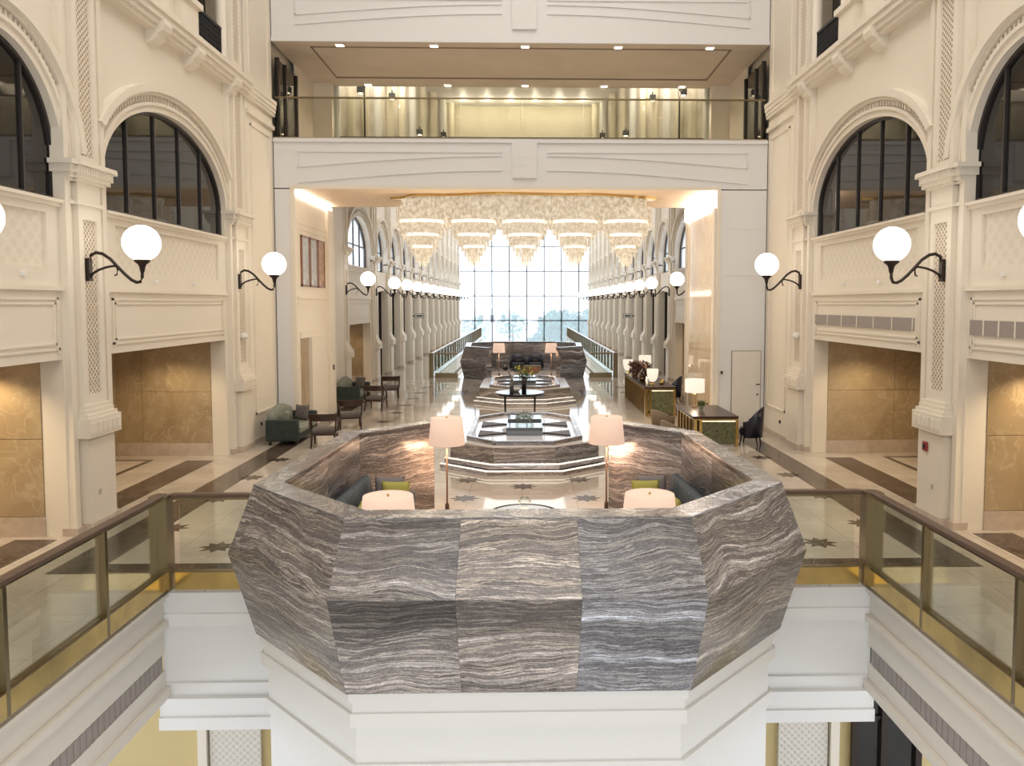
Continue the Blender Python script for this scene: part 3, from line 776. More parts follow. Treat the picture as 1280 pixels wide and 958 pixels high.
# ------------------------------------------------------------ long hall end window, roof, outside
struct(MB().box(-7.7, 7.7, -8, YPB, 17.5, 17.7).build('light_block_roof', 'white_plaster'), 'added unseen white roof shutting sky light out of the atrium')  # added out of view to keep the sky from overlighting the walls
struct(MB().box(-7.6, 7.6, YPB+.3, YWIN, 16.5, 16.7).build('ceiling_hall', 'white_plaster'), 'white ceiling high over the colonnade hall')
w2 = struct(MB().box(-7.4, 7.4, YWIN, YWIN+.1, 16.3, 16.6).box(-7.4, 7.4, YWIN, YWIN+.1, -6.5, -6.3).build('window_2', 'frame_dark'), 'tall gridded glass wall at the end of the hall')
xs = [.27+1.86*i for i in range(-4, 5)]; xs = [x for x in xs if -7.2 < x < 7.2]
zs = [16.3-2.64*i for i in range(1, 9)]
zs = [4.45+2.64*i for i in range(-4, 5)]
for x in xs: MB().box(x-.05, x+.05, YWIN-.06, YWIN+.1, -6.4, 16.4).build('mullion', 'frame_dark', w2)
for z in zs: MB().box(-7.3, 7.3, YWIN-.05, YWIN+.08, z-.045, z+.045).build('transom', 'frame_dark', w2)
X2 = [-7.3]+xs+[7.3]; Z2 = [-6.4]+zs+[16.4]
for x0, x1 in zip(X2, X2[1:]):
    for z0, z1 in zip(Z2, Z2[1:]):
        MB().box(x0, x1, YWIN+.02, YWIN+.035, z0, z1).build('pane', 'window_glass', w2)
struct(MB().box(-220, 220, YWIN+.2, 420, -6.9, -6.6).build('floor_outside', 'ground_out'), 'pale sunlit ground outside the window')
struct(MB().box(-90, 90, 170, 172, -6.6, -3.6).build('wall_outside', 'white_plaster'), 'low white boundary wall beyond the window')
def tree(x, y, h, r, label, n=900):
    t = empty('tree', (x, y, -6.6), 0, label, 'tree', 'trees outside the window')
    tr_ = [(0, 0, 0), (.1, .05, h*.4), (-.05, 0, h*.75)]
    MB().tube(tr_, [h*.03, h*.022, h*.01], 7).build('trunk', 'tree_bark', t)
    b = MB()
    for i in range(n):
        a, c = random.random()*2*PI, random.uniform(-1, 1); rr = r*random.random()**.4
        q = math.sqrt(1-c*c); p = Vector((rr*q*math.cos(a), rr*q*math.sin(a), h*.62+rr*c*.9))
        d = Vector((random.gauss(0, 1), random.gauss(0, 1), random.gauss(0, 1))).normalized()*r*.10
        e = Vector((random.gauss(0, 1), random.gauss(0, 1), random.gauss(0, 1))).normalized()*r*.07
        b.quad(tuple(p-d), tuple(p-e), tuple(p+d), tuple(p+e))
    tag(b.build('foliage', 'tree_leaf', t), kind='stuff')
tree(5.2, 112, 10.4, 3.4, 'bushy blue-green tree close behind the end window, taller one', 2200)
tree(2.4, 100, 7.4, 2.4, 'bushy blue-green tree close behind the end window, lower one', 2000)
tree(8.6, 100, 10.8, 3.2, 'bushy blue-green tree partly hidden by the colonnade', 2200)
for x, y, h, r in ((-9.5, 158, 8.5, 3.0), (-2.5, 164, 9.5, 3.4), (5, 160, 8.5, 3), (-15, 148, 7, 2.6)):
    tree(x, y, h, r, 'pale distant tree standing before the white boundary wall', 350)
for x, y, h in ((-6, 190, 9), (8, 204, 8.4), (-20, 195, 8)):
    bl = empty('distant_house', (x, y, -6.6), 0, 'low white house beyond the boundary wall', 'house', 'houses beyond the wall')
    MB().box(-6, 6, -4, 4, 0, h).build('body', 'white_plaster', bl)
    for q in range(4): MB().box(-4.6+q*2.6, -3.6+q*2.6, -4.06, -4, h-3, h-1.4).build('house_window', 'dark_pane', bl)

# ------------------------------------------------------------ stone seating booths
def booth(name, oy, flip, label):
    """octagonal faceted stone booth, open at one end; local y: 7.7 front .. 14.2 open end"""
    root = empty(name, (0, 0, 0), 0, label, 'seating booth')
    def Y(y): return y if not flip else oy+(14.2-y)
    top = [(1.70, 7.70), (3.07, 9.18), (2.88, 12.93), (1.72, 14.2)]
    mid = [(1.81, 7.42), (3.28, 8.92), (3.10, 13.16), (1.82, 14.44)]
    bot = [(1.69, 7.62), (3.05, 9.10), (2.90, 12.95), (1.72, 14.22)]
    tin = [(1.56, 8.02), (2.76, 9.30), (2.60, 12.82), (1.54, 13.98)]
    ZT, ZM, ZBOT = 1.5, .80, -.2
    def P(p, s, z): return (s*p[0], Y(p[1]), z)
    def lerp(a, b, t): return tuple(a[i]+(b[i]-a[i])*t for i in range(3))
    def panel(a, b, c, d, name='stone_panel', mat='onyx_grey', th=.05):
        """a,b lower edge, d,c upper edge; given a little thickness inwards"""
        A, B, C, D = map(Vector, (a, b, c, d))
        nn = (B-A).cross(D-A).normalized()
        cen = Vector((0, Y(10.9), .8))
        if nn.dot((A+C)/2-cen) > 0: nn = -nn
        if name == 'inner_panel': nn = -nn
        g = (B-A).normalized()*.0012; h = (D-A).normalized()*.0012
        A, B, C, D = A+g+h, B-g+h, C-g-h, D+g-h
        vs = [A, B, C, D]+[p+nn*th for p in (A, B, C, D)]
        MB().add(vs, [(0, 1, 2, 3), (4, 5, 6, 7), (0, 1, 5, 4), (1, 2, 6, 5), (2, 3, 7, 6), (3, 0, 4, 7)]).build(name, mat, root)
    def split(a, b, c, d, k, **kw):
        for i in range(k):
            t0, t1 = i/k, (i+1)/k
            panel(lerp(a, b, t0), lerp(a, b, t1), lerp(d, c, t1), lerp(d, c, t0), **kw)
    # front faces
    split(P(mid[0], -1, ZM), P(mid[0], 1, ZM), P(top[0], 1, ZT), P(top[0], -1, ZT), 3)
    split(P(bot[0], -1, ZBOT), P(bot[0], 1, ZBOT), P(mid[0], 1, ZM), P(mid[0], -1, ZM), 3)
    for s in (-1, 1):
        for i in range(3):
            k = 2 if i == 1 else 1
            split(P(mid[i], s, ZM), P(mid[i+1], s, ZM), P(top[i+1], s, ZT), P(top[i], s, ZT), k)
            split(P(bot[i], s, ZBOT), P(bot[i+1], s, ZBOT), P(mid[i+1], s, ZM), P(mid[i], s, ZM), k)
            split(P(tin[i], s, 0), P(tin[i+1], s, 0), P(tin[i+1], s, ZT), P(tin[i], s, ZT), k, name='inner_panel', mat='onyx_warm')
            MB().prism([P(q, s, 0)[:2] for q in (top[i], top[i+1], tin[i+1], tin[i])], ZT-.06, ZT+.02).build('coping', 'onyx_grey', root)
        # end face of the wall at the opening
        e = [P(top[3], s, ZT), P(mid[3], s, ZM), P(bot[3], s, 0), P(tin[3], s, 0), P(tin[3], s, ZT)]
        MB().add(e, [(0, 1, 2, 3, 4)]).build('end_panel', 'onyx_warm', root)
    split(P(tin[0], -1, 0), P(tin[0], 1, 0), P(tin[0], 1, ZT), P(tin[0], -1, ZT), 3, name='inner_panel', mat='onyx_warm')
    MB().prism([P(q, s_, 0)[:2] for q, s_ in ((top[0], -1), (top[0], 1), (tin[0], 1), (tin[0], -1))], ZT-.06, ZT+.02).build('coping', 'onyx_grey', root)
    # floor pan and white supporting plinth over the void
    ring = [P(bot[0], -1, 0), P(bot[0], 1, 0), P(bot[1], 1, 0), P((3.04, 10.0) if not flip else (3.04, 9.6), 1, 0), P((3.04, 10.0) if not flip else (3.04, 9.6), -1, 0), P(bot[1], -1, 0)]
    ring = [p[:2] for p in ring]
    cx, cy = 0, sum(p[1] for p in ring)/6
    def inset(k): return [(p[0]*(1-k), cy+(p[1]-cy)*(1-k*1.6)) for p in ring]
    MB().prism(inset(.02), -.19, -.002).build('floor_pan', 'floor_marble', root)
    pl = MB()
    for k, z0, z1 in ((.012, -.30, -.2), (.03, -.42, -.30), (.018, -.56, -.42), (.045, -.95, -.56), (.03, -1.1, -.95), (.05, -6.5, -1.1)): pl.prism(inset(k), z0, z1)
    pl.build('plinth', 'white_plaster', root)
    return root
booth('stone_booth', 0, False, 'octagonal striped grey onyx seating booth overhanging the atrium void')
booth('stone_booth', 38.0, True, 'octagonal striped onyx booth before the end window with two black chairs')

# ------------------------------------------------------------ railings
def railing(name, p0, p1, posts, label, corner=None, wood='rail_wood', steel='brass', group=None, pw=.026):
    """posts: distances along the run; corner: the one that is a thick square column"""
    d = Vector(p1)-Vector(p0); Ln = d.length; rz = math.atan2(d.y, d.x)
    r = empty(name, p0, rz, label, 'railing', group)
    MB().box(-.03, Ln+.03, -.055, .055, 1.17, 1.22).build('handrail', wood, r, bevel=.012)
    MB().box(0, Ln, -.03, .03, 1.14, 1.17).build('rail_channel', 'brass_dark', r)
    MB().box(0, Ln, -.05, .05, 0, .22).build('brass_kerb', steel, r)
    MB().box(0, Ln, -.053, .053, .22, .23).build('kerb_cap', 'brass_dark', r)
    for q in posts:
        if corner is not None and abs(q-corner) < 1e-3: MB().box(q-.13, q+.07, -.11, .11, 0, 1.205).build('corner_post', 'brass_dark', r)
        else: MB().box(q-pw, q+pw, -.052, .052, 0, 1.15).build('post', 'brass_dark', r)
    ps = sorted(set([0]+list(posts)+[Ln]))
    for a, c in zip(ps, ps[1:]):
        if c-a > .25: MB().box(a+.06, c-.06, -.009, .009, .235, 1.14).build('glass_pane', 'clear_glass', r)
    return r
for s in (-1, 1):
    sd = 'portrait' if s < 0 else 'desk'
    railing('glass_railing', (s*4.5, 1.5, 0), (s*4.5, YB-.02, 0), [2.0, 3.7, 5.4, 7.08, YB-.02-1.5], 'long glass and brass railing along the near walkway, %s side' % sd, YB-.02-1.5)
    railing('glass_railing', (s*4.355, YB, 0), (s*3.22, YB, 0), [], 'short glass railing joining walkway corner to the onyx booth, %s side' % sd)
    railing('glass_railing', (s*4.5, YF, 0), (s*4.5, YWIN-.3, 0), [0]+[1.7*i for i in range(1, 27)], 'glass railing running towards the end window, %s side' % sd, 0, 'bright_white', 'bright_white', None, .012)  # far handrail coloured white for the window reflected along it
    railing('glass_railing', (s*4.33, YF, 0), (s*3.22, YF, 0), [], 'short glass railing beside the far booth, %s side' % sd, None, 'brass_dark', 'brass_dark')

# ------------------------------------------------------------ wall sconces
def sconce(s):
    o = empty('globe_sconce')
    k = -s
    def pt(d, z): return (k*d, 0, z)
    MB().box(-.03, .03, -.05, .05, -.16, .20).move(k*.02).build('wall_plate', 'bronze', o)
    up = [pt(.03, .16), pt(.06, .25), pt(.14, .29), pt(.24, .27), pt(.36, .19), pt(.46, .08), pt(.58, -.05), pt(.68, -.14), pt(.76, -.18), pt(.82, -.17), pt(.85, -.10), pt(.855, .02)]
    MB().tube(up, .026, 8).build('arm', 'bronze', o, True)
    MB().tube([pt(.03, -.12), pt(.08, -.04), pt(.18, .02), pt(.30, .06), pt(.42, .08), pt(.50, .05)], .02, 6).build('brace', 'bronze', o, True)
    MB().tube([pt(.44, .10), pt(.47, .02), pt(.455, -.06), pt(.42, -.07)], .013, 6).build('scroll', 'bronze', o, True)
    MB().lathe([(.03, -.02), (.045, .06), (.06, .10), (.12, .15), (.12, .18)], (k*.855, 0, 0), 16).build('cup', 'bronze', o, True)
    MB().sphere((k*.855, 0, .44), .285, 24, 14).build('globe', 'globe', o, True)
    return o
lbl = {0: 'white globe sconce on the pilaster just before the near arch', 13.0: 'white globe sconce on the fretwork pilaster with iron scroll arm', 19.8: 'white globe sconce on the pilaster next to the portal'}
for s in (-1, 1):
    sd = 'portrait side' if s < 0 else 'desk side'
    proto = sconce(s)
    tag(proto, None, 'wall lamp')
    first = True
    for i, y in enumerate([9.15, 13.0, 19.7]+FAR_P):
        o = proto if first else copy_tree(proto); first = False
        xf = XP+.05 if i < 3 else XP
        o.location = (s*XP, y-.12, 4.12)
        if i == 0: t, g = 'globe sconce on the pilaster beside the tall railing, %s' % sd, None
        elif i == 1: t, g = 'globe sconce between the near arch and the wide arch, %s' % sd, None
        elif i == 2: t, g = 'globe sconce on the last pilaster before the portal, %s' % sd, None
        elif i == 3: t, g = 'globe sconce on the first pilaster behind the portal, %s' % sd, None
        else: t, g = '%s globe sconce counted from the portal along the colonnade, %s' % (ORD[i-3], sd), 'colonnade globes '+sd
        o['label'] = t
        if g: o['group'] = g

# ------------------------------------------------------------ chandelier
ch = empty('crystal_chandelier', (0, 24.2, ZB0), 0, 'wide crystal chandelier with five stepped drops under the portal ceiling', 'chandelier')
n = 60; out = []
for i in range(n):
    a = 2*PI*i/n
    out.append((.05+4.0*math.cos(a)*(1-.06*abs(math.sin(a*5))), 1.15*math.sin(a)+.12*math.sin(a*8)))
MB().prism(out, -.06, -.001).build('canopy', 'brass', ch)
cur = MB()
for i in range(420):
    t = i/420*2*PI
    for rr in (1.0, .8, .55):
        x, y = .05+3.65*rr*math.cos(t)*1.0, .95*rr*math.sin(t)
        x = max(-3.6, min(3.7, x)); L_ = .42+.12*math.cos((x-.05)/1.53*2*PI)+random.uniform(-.03, .03)
        cur.box(x-.012, x+.012, y-.012, y+.012, -.06-L_, -.06)
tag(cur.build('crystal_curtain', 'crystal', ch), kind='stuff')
for x0 in (-3.0, -1.47, .06, 1.57, 3.1):
    big = .78 if abs(x0) < 2.5 else .70
    dp = MB()
    for k, (r, zb) in enumerate(((.76, -.95), (.66, -1.1), (.56, -1.25), (.46, -1.45), (.36, -1.6), (.27, -1.75), (.19, -1.92), (.10, -2.02))):
        m = max(8, int(2*PI*r/.055))
        for i in range(m):
            a = 2*PI*i/m+k; x, y = x0+r*math.cos(a), r*.95*math.sin(a); z1 = zb+random.uniform(-.02, .02)
            dp.box(x-.011, x+.011, y-.011, y+.011, z1, -.30)
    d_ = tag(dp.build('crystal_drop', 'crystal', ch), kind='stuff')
    for r, z in ((.70, -.78), (.50, -1.16), (.30, -1.5)):
        MB().loft([[(x0+(r+q)*math.cos(2*PI*i/28), (r+q)*.95*math.sin(2*PI*i/28), z+h) for q, h in ((-.03, 0), (.03, 0), (.03, .08), (-.03, .08))] for i in range(29)], False).build('light_ring', 'ring_glow', d_)
    light('POINT', (x0, -.2, -2.45), 65, (1.0, .82, .58), .3, ch)

# ------------------------------------------------------------ fountains
def fountain(oy, label):
    f = empty('fountain', (.05, oy, 0), 0, label, 'fountain')
    def octa(hx, hf, y0, y1, y2, y3): return [(-hf, y0), (hf, y0), (hx, y1), (hx, y2), (hf, y3), (-hf, y3), (-hx, y2), (-hx, y1)]
    def off(d): return octa(1.66+d*.5, .66+d*.35, -d, .74-d*.6, 4.35, 5.1)
    def rim(d): return octa(1.30-d, .62-d*.41, .10+d, .84+d*.41, 3.95-d*.41, 4.75-d)
    def ringwall(name, mat, o_, i_, z0, z1, faces=range(8)):
        for k in faces:
            q = (k+1) % 8
            MB().prism([o_[k], o_[q], i_[q], i_[k]], z0, z1).build(name, mat, f)
    for d, z0, z1 in ((.40, 0, .10), (.22, .10, .21)):
        ringwall('step', 'onyx_pale', off(d), off(-.3), z0, z1-.02, (7, 0, 1))
        ringwall('light_strip', 'led_step', off(d+.01), off(d-.05), z1-.02, z1, (7, 0, 1))
    ringwall('side_slab', 'onyx_grey', off(0), off(-.18), 0, .52)
    MB().prism(off(-.02), .50, .55).build('shelf', 'bright_white', f)  # shelf coloured white for the sky it reflects
    ringwall('basin_rim', 'onyx_grey', rim(0), rim(.11), .55, .64)
    MB().prism(rim(.11), .55, .565).build('water', 'water', f)
    for s in (-1, 1):
        for y0 in (1.35, 2.75):
            MB().prism([(s*.40, y0+.2), (s*1.06, y0-.18), (s*1.06, y0+.58)], .565, .60).build('dark_wedge', 'slate', f)
    for y0, y1 in ((1.35, 2.1), (2.75, 3.5)):
        c = MB().box(-.42, .42, y0, y1, .575, .74).build('jet_box', 'glass_dark', f)
        MB().loft([[(.22*math.cos(2*PI*i/16)*math.sin(t), (y0+y1)/2+.22*math.sin(2*PI*i/16)*math.sin(t), .74+.17*math.cos(t)) for i in range(16)] for t in (.05, .5, 1.0, 1.4, 1.57)], False).build('water_dome', 'clear_glass', c, True)
    return f
fountain(17.0, 'stepped octagonal onyx fountain behind the near booth')
fountain(28.5, 'stepped octagonal onyx fountain between round table and far booth')

# ------------------------------------------------------------ furniture builders
def floor_lamp(loc, label, group=None, h=1.66, es='shade_peach', watt=38):
    o = empty('floor_lamp', loc, 0, label, 'floor lamp', group)
    MB().lathe([(0, 0), (.17, 0), (.17, .025), (.05, .035), (0, .035)], n=24).build('base', 'brass_dark', o, False)
    MB().lathe([(.035, .035), (.035, .16), (.017, .18), (.015, h-.2)], n=12).build('pole', 'rail_wood', o, True)
    r0, r1, z0, z1 = .315, .265, h-.46, h
    MB().loft([[(r*math.cos(2*PI*i/32), r*math.sin(2*PI*i/32), z) for i in range(32)] for r, z in ((r0, z0), (r1, z1), (r1-.006, z1), (r0-.006, z0), (r0, z0))], False).build('lamp_shade', es, o, True)
    sp = MB()
    for k in range(3): sp.tube([(0, 0, h-.04), (r1*math.cos(k*2.09), r1*math.sin(k*2.09), h-.04)], .005, 5)
    sp.build('shade_spider', 'brass', o)
    MB().lathe([(.0, h-.022), (r1-.008, h-.022), (r1-.008, h-.016), (0, h-.016)], n=24).build('diffuser', es, o)
    MB().sphere((0, 0, h+.005), .016, 10, 6).build('finial', 'brass', o, True)
    light('POINT', (0, 0, z0-.06), watt, (1.0, .62, .38), .18, o)
    return o
L0 = floor_lamp((-1.28, 13.62, 0), 'peach-shaded floor lamp at the booth opening, portrait side')
dup(L0, (1.47, 13.68, 0), None, 'peach-shaded floor lamp at the booth opening, desk side')
L1 = floor_lamp((-1.40, 8.45, 0), 'peach-shaded floor lamp inside the booth behind its front wall, portrait side', None, 1.56)
dup(L1, (1.40, 8.47, 0), None, 'peach-shaded floor lamp inside the booth behind its front wall, desk side')
dup(L0, (-1.22, 39.4, 0), None, 'peach-shaded floor lamp in the far booth, portrait side')
dup(L0, (1.36, 39.4, 0), None, 'peach-shaded floor lamp in the far booth, desk side')

def pillow_mb(w, h, t):
    n = 10; b = MB(); rings = []
    for j in range(n+1):
        v = -1+2*j/n; row_f, row_b = [], []
        for i in range(n+1):
            u = -1+2*i/n; k = (max(0, (1-u**4)*(1-v**4)))**.5
            px = u*w/2*(1-.07*(1-abs(u))*0-.06*(1-v*v)*abs(u)); pz = v*h/2*(1-.06*(1-u*u)*abs(v))
            row_f.append((px, t/2*k, pz)); row_b.append((px, -t/2*k, pz))
        rings.append(row_f+row_b[::-1])
    b.loft(rings, True); return b
def cushion(loc, rz, mat, label, w=.45, tilt=-.25, group=None):
    o = pillow_mb(w, w, .16).build('cushion', mat, None, True)
    o.location = loc; o.rotation_euler = (tilt, 0, rz)
    tag(o, label, 'cushion', group); return o

def sofa(loc, rz, L, label, body, seatmat, backh=.86, camel=0.0, depth=.85):
    """local: length along x, faces -y"""
    o = empty('sofa', loc, rz, label, 'sofa')
    h = L/2
    MB().box(-h+.04, h-.04, -depth/2+.05, depth/2-.03, .10, .28).build('base', body, o, bevel=.03)
    for s in (-1, 1):
        MB().box(min(s*(h-.16), s*h), max(s*(h-.16), s*h), -depth/2, depth/2-.02, .10, .66).build('arm', body, o, bevel=.04, seg=3)
        for y in (-depth/2+.08, depth/2-.1): MB().box(s*(h-.14)-.03, s*(h-.14)+.03, y-.03, y+.03, 0, .10).build('leg', 'dark_wood', o)
    for k in range(2):
        x0 = -h+.17+k*(L-.34)/2
        MB().box(x0+.005, x0+(L-.34)/2-.005, -depth/2-.02, depth/2-.24, .28, .45).build('seat_cushion', seatmat, o, bevel=.05, seg=3)
    # channelled backrest with arched top
    n = 14; rings = []
    for i in range(n*4+1):
        x = -h+.12+(L-.24)*i/(n*4); u = (x/h)
        top = backh+camel*math.cos(u*PI/2)**2; bul = .035*abs(math.sin(PI*i/4))
        yf = depth/2-.24-bul
        rings.append([(x, yf+.02, .30), (x, yf+.08, top-.05), (x, yf+.13, top), (x, depth/2-.04, top-.02), (x, depth/2, .30)])
    MB().loft(rings).build('backrest', seatmat, o, True)
    return o
# booth sofas: backs to the side walls
sofa((-2.16, 11.35, 0), PI/2-.045, 2.5, 'dark teal sofa inside the stone booth, portrait side', 'teal_velvet', 'teal_velvet', .92)
sofa((2.16, 11.35, 0), -PI/2+.045, 2.5, 'dark teal sofa inside the stone booth, desk side', 'teal_velvet', 'teal_velvet', .92)
for s in (-1, 1):
    sd = 'portrait side' if s < 0 else 'desk side'
    cushion((s*1.90, 12.0, .70), s*.05, 'lime_fabric', 'lime green cushion against the far sofa arm in the booth, %s' % sd, .44)
    cushion((s*2.03, 12.23, .71), s*.05, 'grey_fabric', 'mauve grey cushion behind the lime one in the booth, %s' % sd, .47)
    cushion((s*2.12, 11.05, .69), -s*1.5, 'lime_fabric', 'lime green cushion in the middle of the teal sofa, %s' % sd, .44)
    if s < 0: cushion((s*2.12, 10.54, .69), -s*1.5, 'lime_fabric', 'lime green cushion near the front end of the teal sofa', .44)
# green sofas by the wall, facing the aisle
sofa((-6.12, 21.25, 0), PI/2, 1.95, 'green velvet sofa with pale channelled back before the portal', 'green_velvet', 'sage_fabric', .80, .16)
sofa((-6.22, 29.35, 0), PI/2, 1.95, 'green velvet sofa with pale channelled back beyond the portal', 'green_velvet', 'sage_fabric', .80, .16)
cushion((-6.0, 21.75, .66), -.3, 'taupe_fabric', 'taupe cushion at the far arm of the sofa before the portal', .42)
cushion((-6.15, 20.85, .64), -1.3, 'sage_fabric', 'sage cushion in the middle of the sofa before the portal', .36)
cushion((-6.1, 29.95, .66), -.3, 'taupe_fabric', 'taupe cushion at the far arm of the sofa beyond the portal', .42)

def armchair():
    """open-back wooden armchair, faces +y, origin under seat"""
    o = empty('armchair')
    MB().box(-.30, .30, -.26, .30, .30, .38).build('apron', 'dark_wood', o, bevel=.02)
    MB().box(-.31, .31, -.27, .31, .36, .47).build('seat', 'taupe_fabric', o, bevel=.05, seg=3)
    # bowed top rail
    rings = []
    for i in range(13):
        u = -1+2*i/12; x = .335*u; y = -.36+.07*u*u
        rings.append([(x, y-.02, .68), (x, y+.02, .68), (x, y+.015, .86), (x, y-.03, .86)])
    MB().loft(rings).build('top_rail', 'dark_wood', o, bevel=.008)
    for s in (-1, 1):
        p = [(s*.33, -.29, .84), (s*.335, -.16, .76), (s*.335, .0, .66), (s*.335, .10, .56), (s*.33, .14, .46), (s*.32, .12, .36)]
        MB().tube(p, [.028, .027, .026, .026, .026, .028], 8).build('arm', 'dark_wood', o, True)
        MB().tube([(s*.32, -.31, .72), (s*.31, -.27, .55), (s*.30, -.25, .38)], .024, 8).build('back_post', 'dark_wood', o, True)
        MB().tube([(s*.27, .26, .36), (s*.28, .29, .18), (s*.28, .32, 0)], [.035, .028, .018], 8).build('leg', 'dark_wood', o, True)
        MB().tube([(s*.28, -.23, .36), (s*.285, -.28, .18), (s*.29, -.36, 0)], [.035, .028, .018], 8).build('leg', 'dark_wood', o, True)
    return o
A0 = tag(armchair(), 'open-backed wooden armchair beside the near end of the first green sofa', 'armchair', None)
A0.location = (-5.02, 20.25, 0); A0.rotation_euler = (0, 0, .12)
dup(A0, (-5.0, 23.15, 0), .25, 'open-backed wooden armchair at the far end of the first green sofa')
dup(A0, (-5.0, 27.2, 0), -.15, 'open-backed wooden armchair at the near end of the farther green sofa')
dup(A0, (-5.1, 30.7, 0), .2, 'open-backed wooden armchair past the farther green sofa')

# coffee table in the booth with a glass ornament
t = empty('coffee_table', (.04, 12.0, 0), 0, 'round black coffee table in the middle of the stone booth', 'table')
MB().lathe([(.0, .39), (.54, .39), (.55, .42), (.53, .435), (.49, .425), (0, .425)], n=40).build('table_top', 'black_lacquer', t)
MB().lathe([(.0, .426), (.47, .426), (.47, .432), (0, .432)], n=40).build('glass_inlay', 'glass_dark', t)
MB().lathe([(.10, .03), (.08, .39)], n=20).build('column', 'black_lacquer', t); MB().lathe([(.0, 0), (.30, 0), (.30, .03), (0, .03)], n=28).build('base', 'black_lacquer', t)
g = empty('glass_ornament', (.05, 12.05, .435), 0, 'small copper and glass ornament on the booth coffee table', 'ornament')
MB().lathe([(.0, 0), (.08, 0), (.08, .02), (.03, .04), (.03, .08), (.09, .12), (.10, .18), (.06, .22), (0, .23)], n=18).build('bowl', 'clear_glass', g, True)
MB().lathe([(.0, .02), (.06, .02), (.065, .05), (0, .05)], n=16).build('foot', 'brass', g)
# round black table with two vases
t = empty('round_table', (-.10, 25.6, 0), 0, 'slim-legged round black table between the two fountains', 'table')
MB().lathe([(.0, .73), (.78, .73), (.80, .75), (.79, .77), (0, .77)], n=44).build('table_top', 'black_lacquer', t)
MB().lathe([(.70, .69), (.72, .69), (.72, .73), (.70, .73)], n=40, cap=False).build('apron', 'black_lacquer', t)
for a in (.785, 2.36, 3.93, 5.5): MB().tube([(.68*math.cos(a), .68*math.sin(a), .73), (.66*math.cos(a), .66*math.sin(a), 0)], [.028, .016], 8).build('leg', 'black_lacquer', t)
v = empty('flower_vase', (.03, 25.45, .77), 0, 'dark cylindrical vase of green and yellow flowers on the round table', 'vase')
MB().lathe([(0, 0), (.075, 0), (.075, .52), (.065, .52), (.065, .03), (0, .03)], n=18).build('vase_body', 'black_lacquer', v, True)
fb = MB(); lf = MB()
for i in range(110):
    a, r, z = random.random()*6.28, .30*math.sqrt(random.random()), .52+random.random()*.34
    p = Vector((r*math.cos(a), r*math.sin(a), z)); d = Vector((random.gauss(0, 1), random.gauss(0, 1), random.gauss(0, .6))).normalized()
    e = d.cross(Vector((.3, .5, 1))).normalized()
    lf.quad(tuple(p-d*.08), tuple(p-e*.025), tuple(p+d*.08), tuple(p+e*.025))
    if i % 5 == 0: fb.sphere(tuple(p*1.0), .035, 6, 4)
tag(lf.build('leaves', 'leaf', v), kind='stuff'); tag(fb.build('blooms', 'lime_fabric', v), kind='stuff')
v = empty('lily_vase', (-.36, 25.40, .77), 0, 'slender glass vase with a single dark arum bloom', 'vase')
MB().lathe([(0, 0), (.07, 0), (.055, .3), (.035, .42), (.045, .46)], n=16).build('vase_body', 'glass_dark', v, True)
MB().tube([(0, 0, .4), (-.03, 0, .55), (-.10, 0, .68), (-.15, 0, .74)], [.03, .028, .04, .05], 10).build('stem', 'grey_fabric', v, True)
MB().tube([(-.15, 0, .73), (-.19, 0, .78), (-.25, 0, .85)], [.05, .09, .11], 12).build('bloom', 'black_lacquer', v, True)
o = MB().lathe([(0, 0), (.07, 0), (.13, .06), (.15, .12), (.13, .12), (.06, .03), (0, .03)], n=20).build('white_bowl', 'ceramic', None, True)
o.location = (-.22, 25.7, .77); tag(o, 'small white bowl between the vases on the round table', 'bowl')

# far booth chairs and tub table
def club_chair():
    o = empty('club_chair')
    pts = []
    for i in range(17):
        a = PI*(-.08)+PI*1.16*i/16; pts.append((math.cos(a), math.sin(a)))
    rings = []
    for k, (c, q) in enumerate(pts):
        hgt = .62+.30*max(0, q)**.7
        rings.append([(.46*c, .42*q, .12), (.46*c, .44*q, hgt), (.39*c, .36*q, hgt), (.37*c, .33*q, .12)])
    MB().loft(rings).build('shell', 'navy_leather', o, True)
    MB().box(-.36, .36, -.36, .30, .14, .44).build('seat', 'navy_leather', o, bevel=.06, seg=3)
    for x in (-.30, .30):
        for y in (-.28, .28): MB().tube([(x, y, .14), (x, y, 0)], [.025, .018], 8).build('leg', 'dark_wood', o)
    return o
c0 = tag(club_chair(), 'black leather club chair in the far booth, beside the portrait-side lamp', 'armchair', 'club chairs in the far booth')
c0.location = (-.30, 43.3, 0); dup(c0, (.62, 43.3, 0), None, 'black leather club chair in the far booth, beside the desk-side lamp')
t = empty('drum_table', (.42, 41.2, 0), 0, 'low brown drum table in front of the black club chairs', 'table')
MB().lathe([(0, 0), (.34, 0), (.46, .14), (.50, .32), (.46, .40), (0, .40)], n=28).build('drum', 'brown_leather', t, True)
MB().lathe([(0, .40), (.48, .40), (.48, .42), (0, .42)], n=28).build('table_top', 'brass_dark', t)

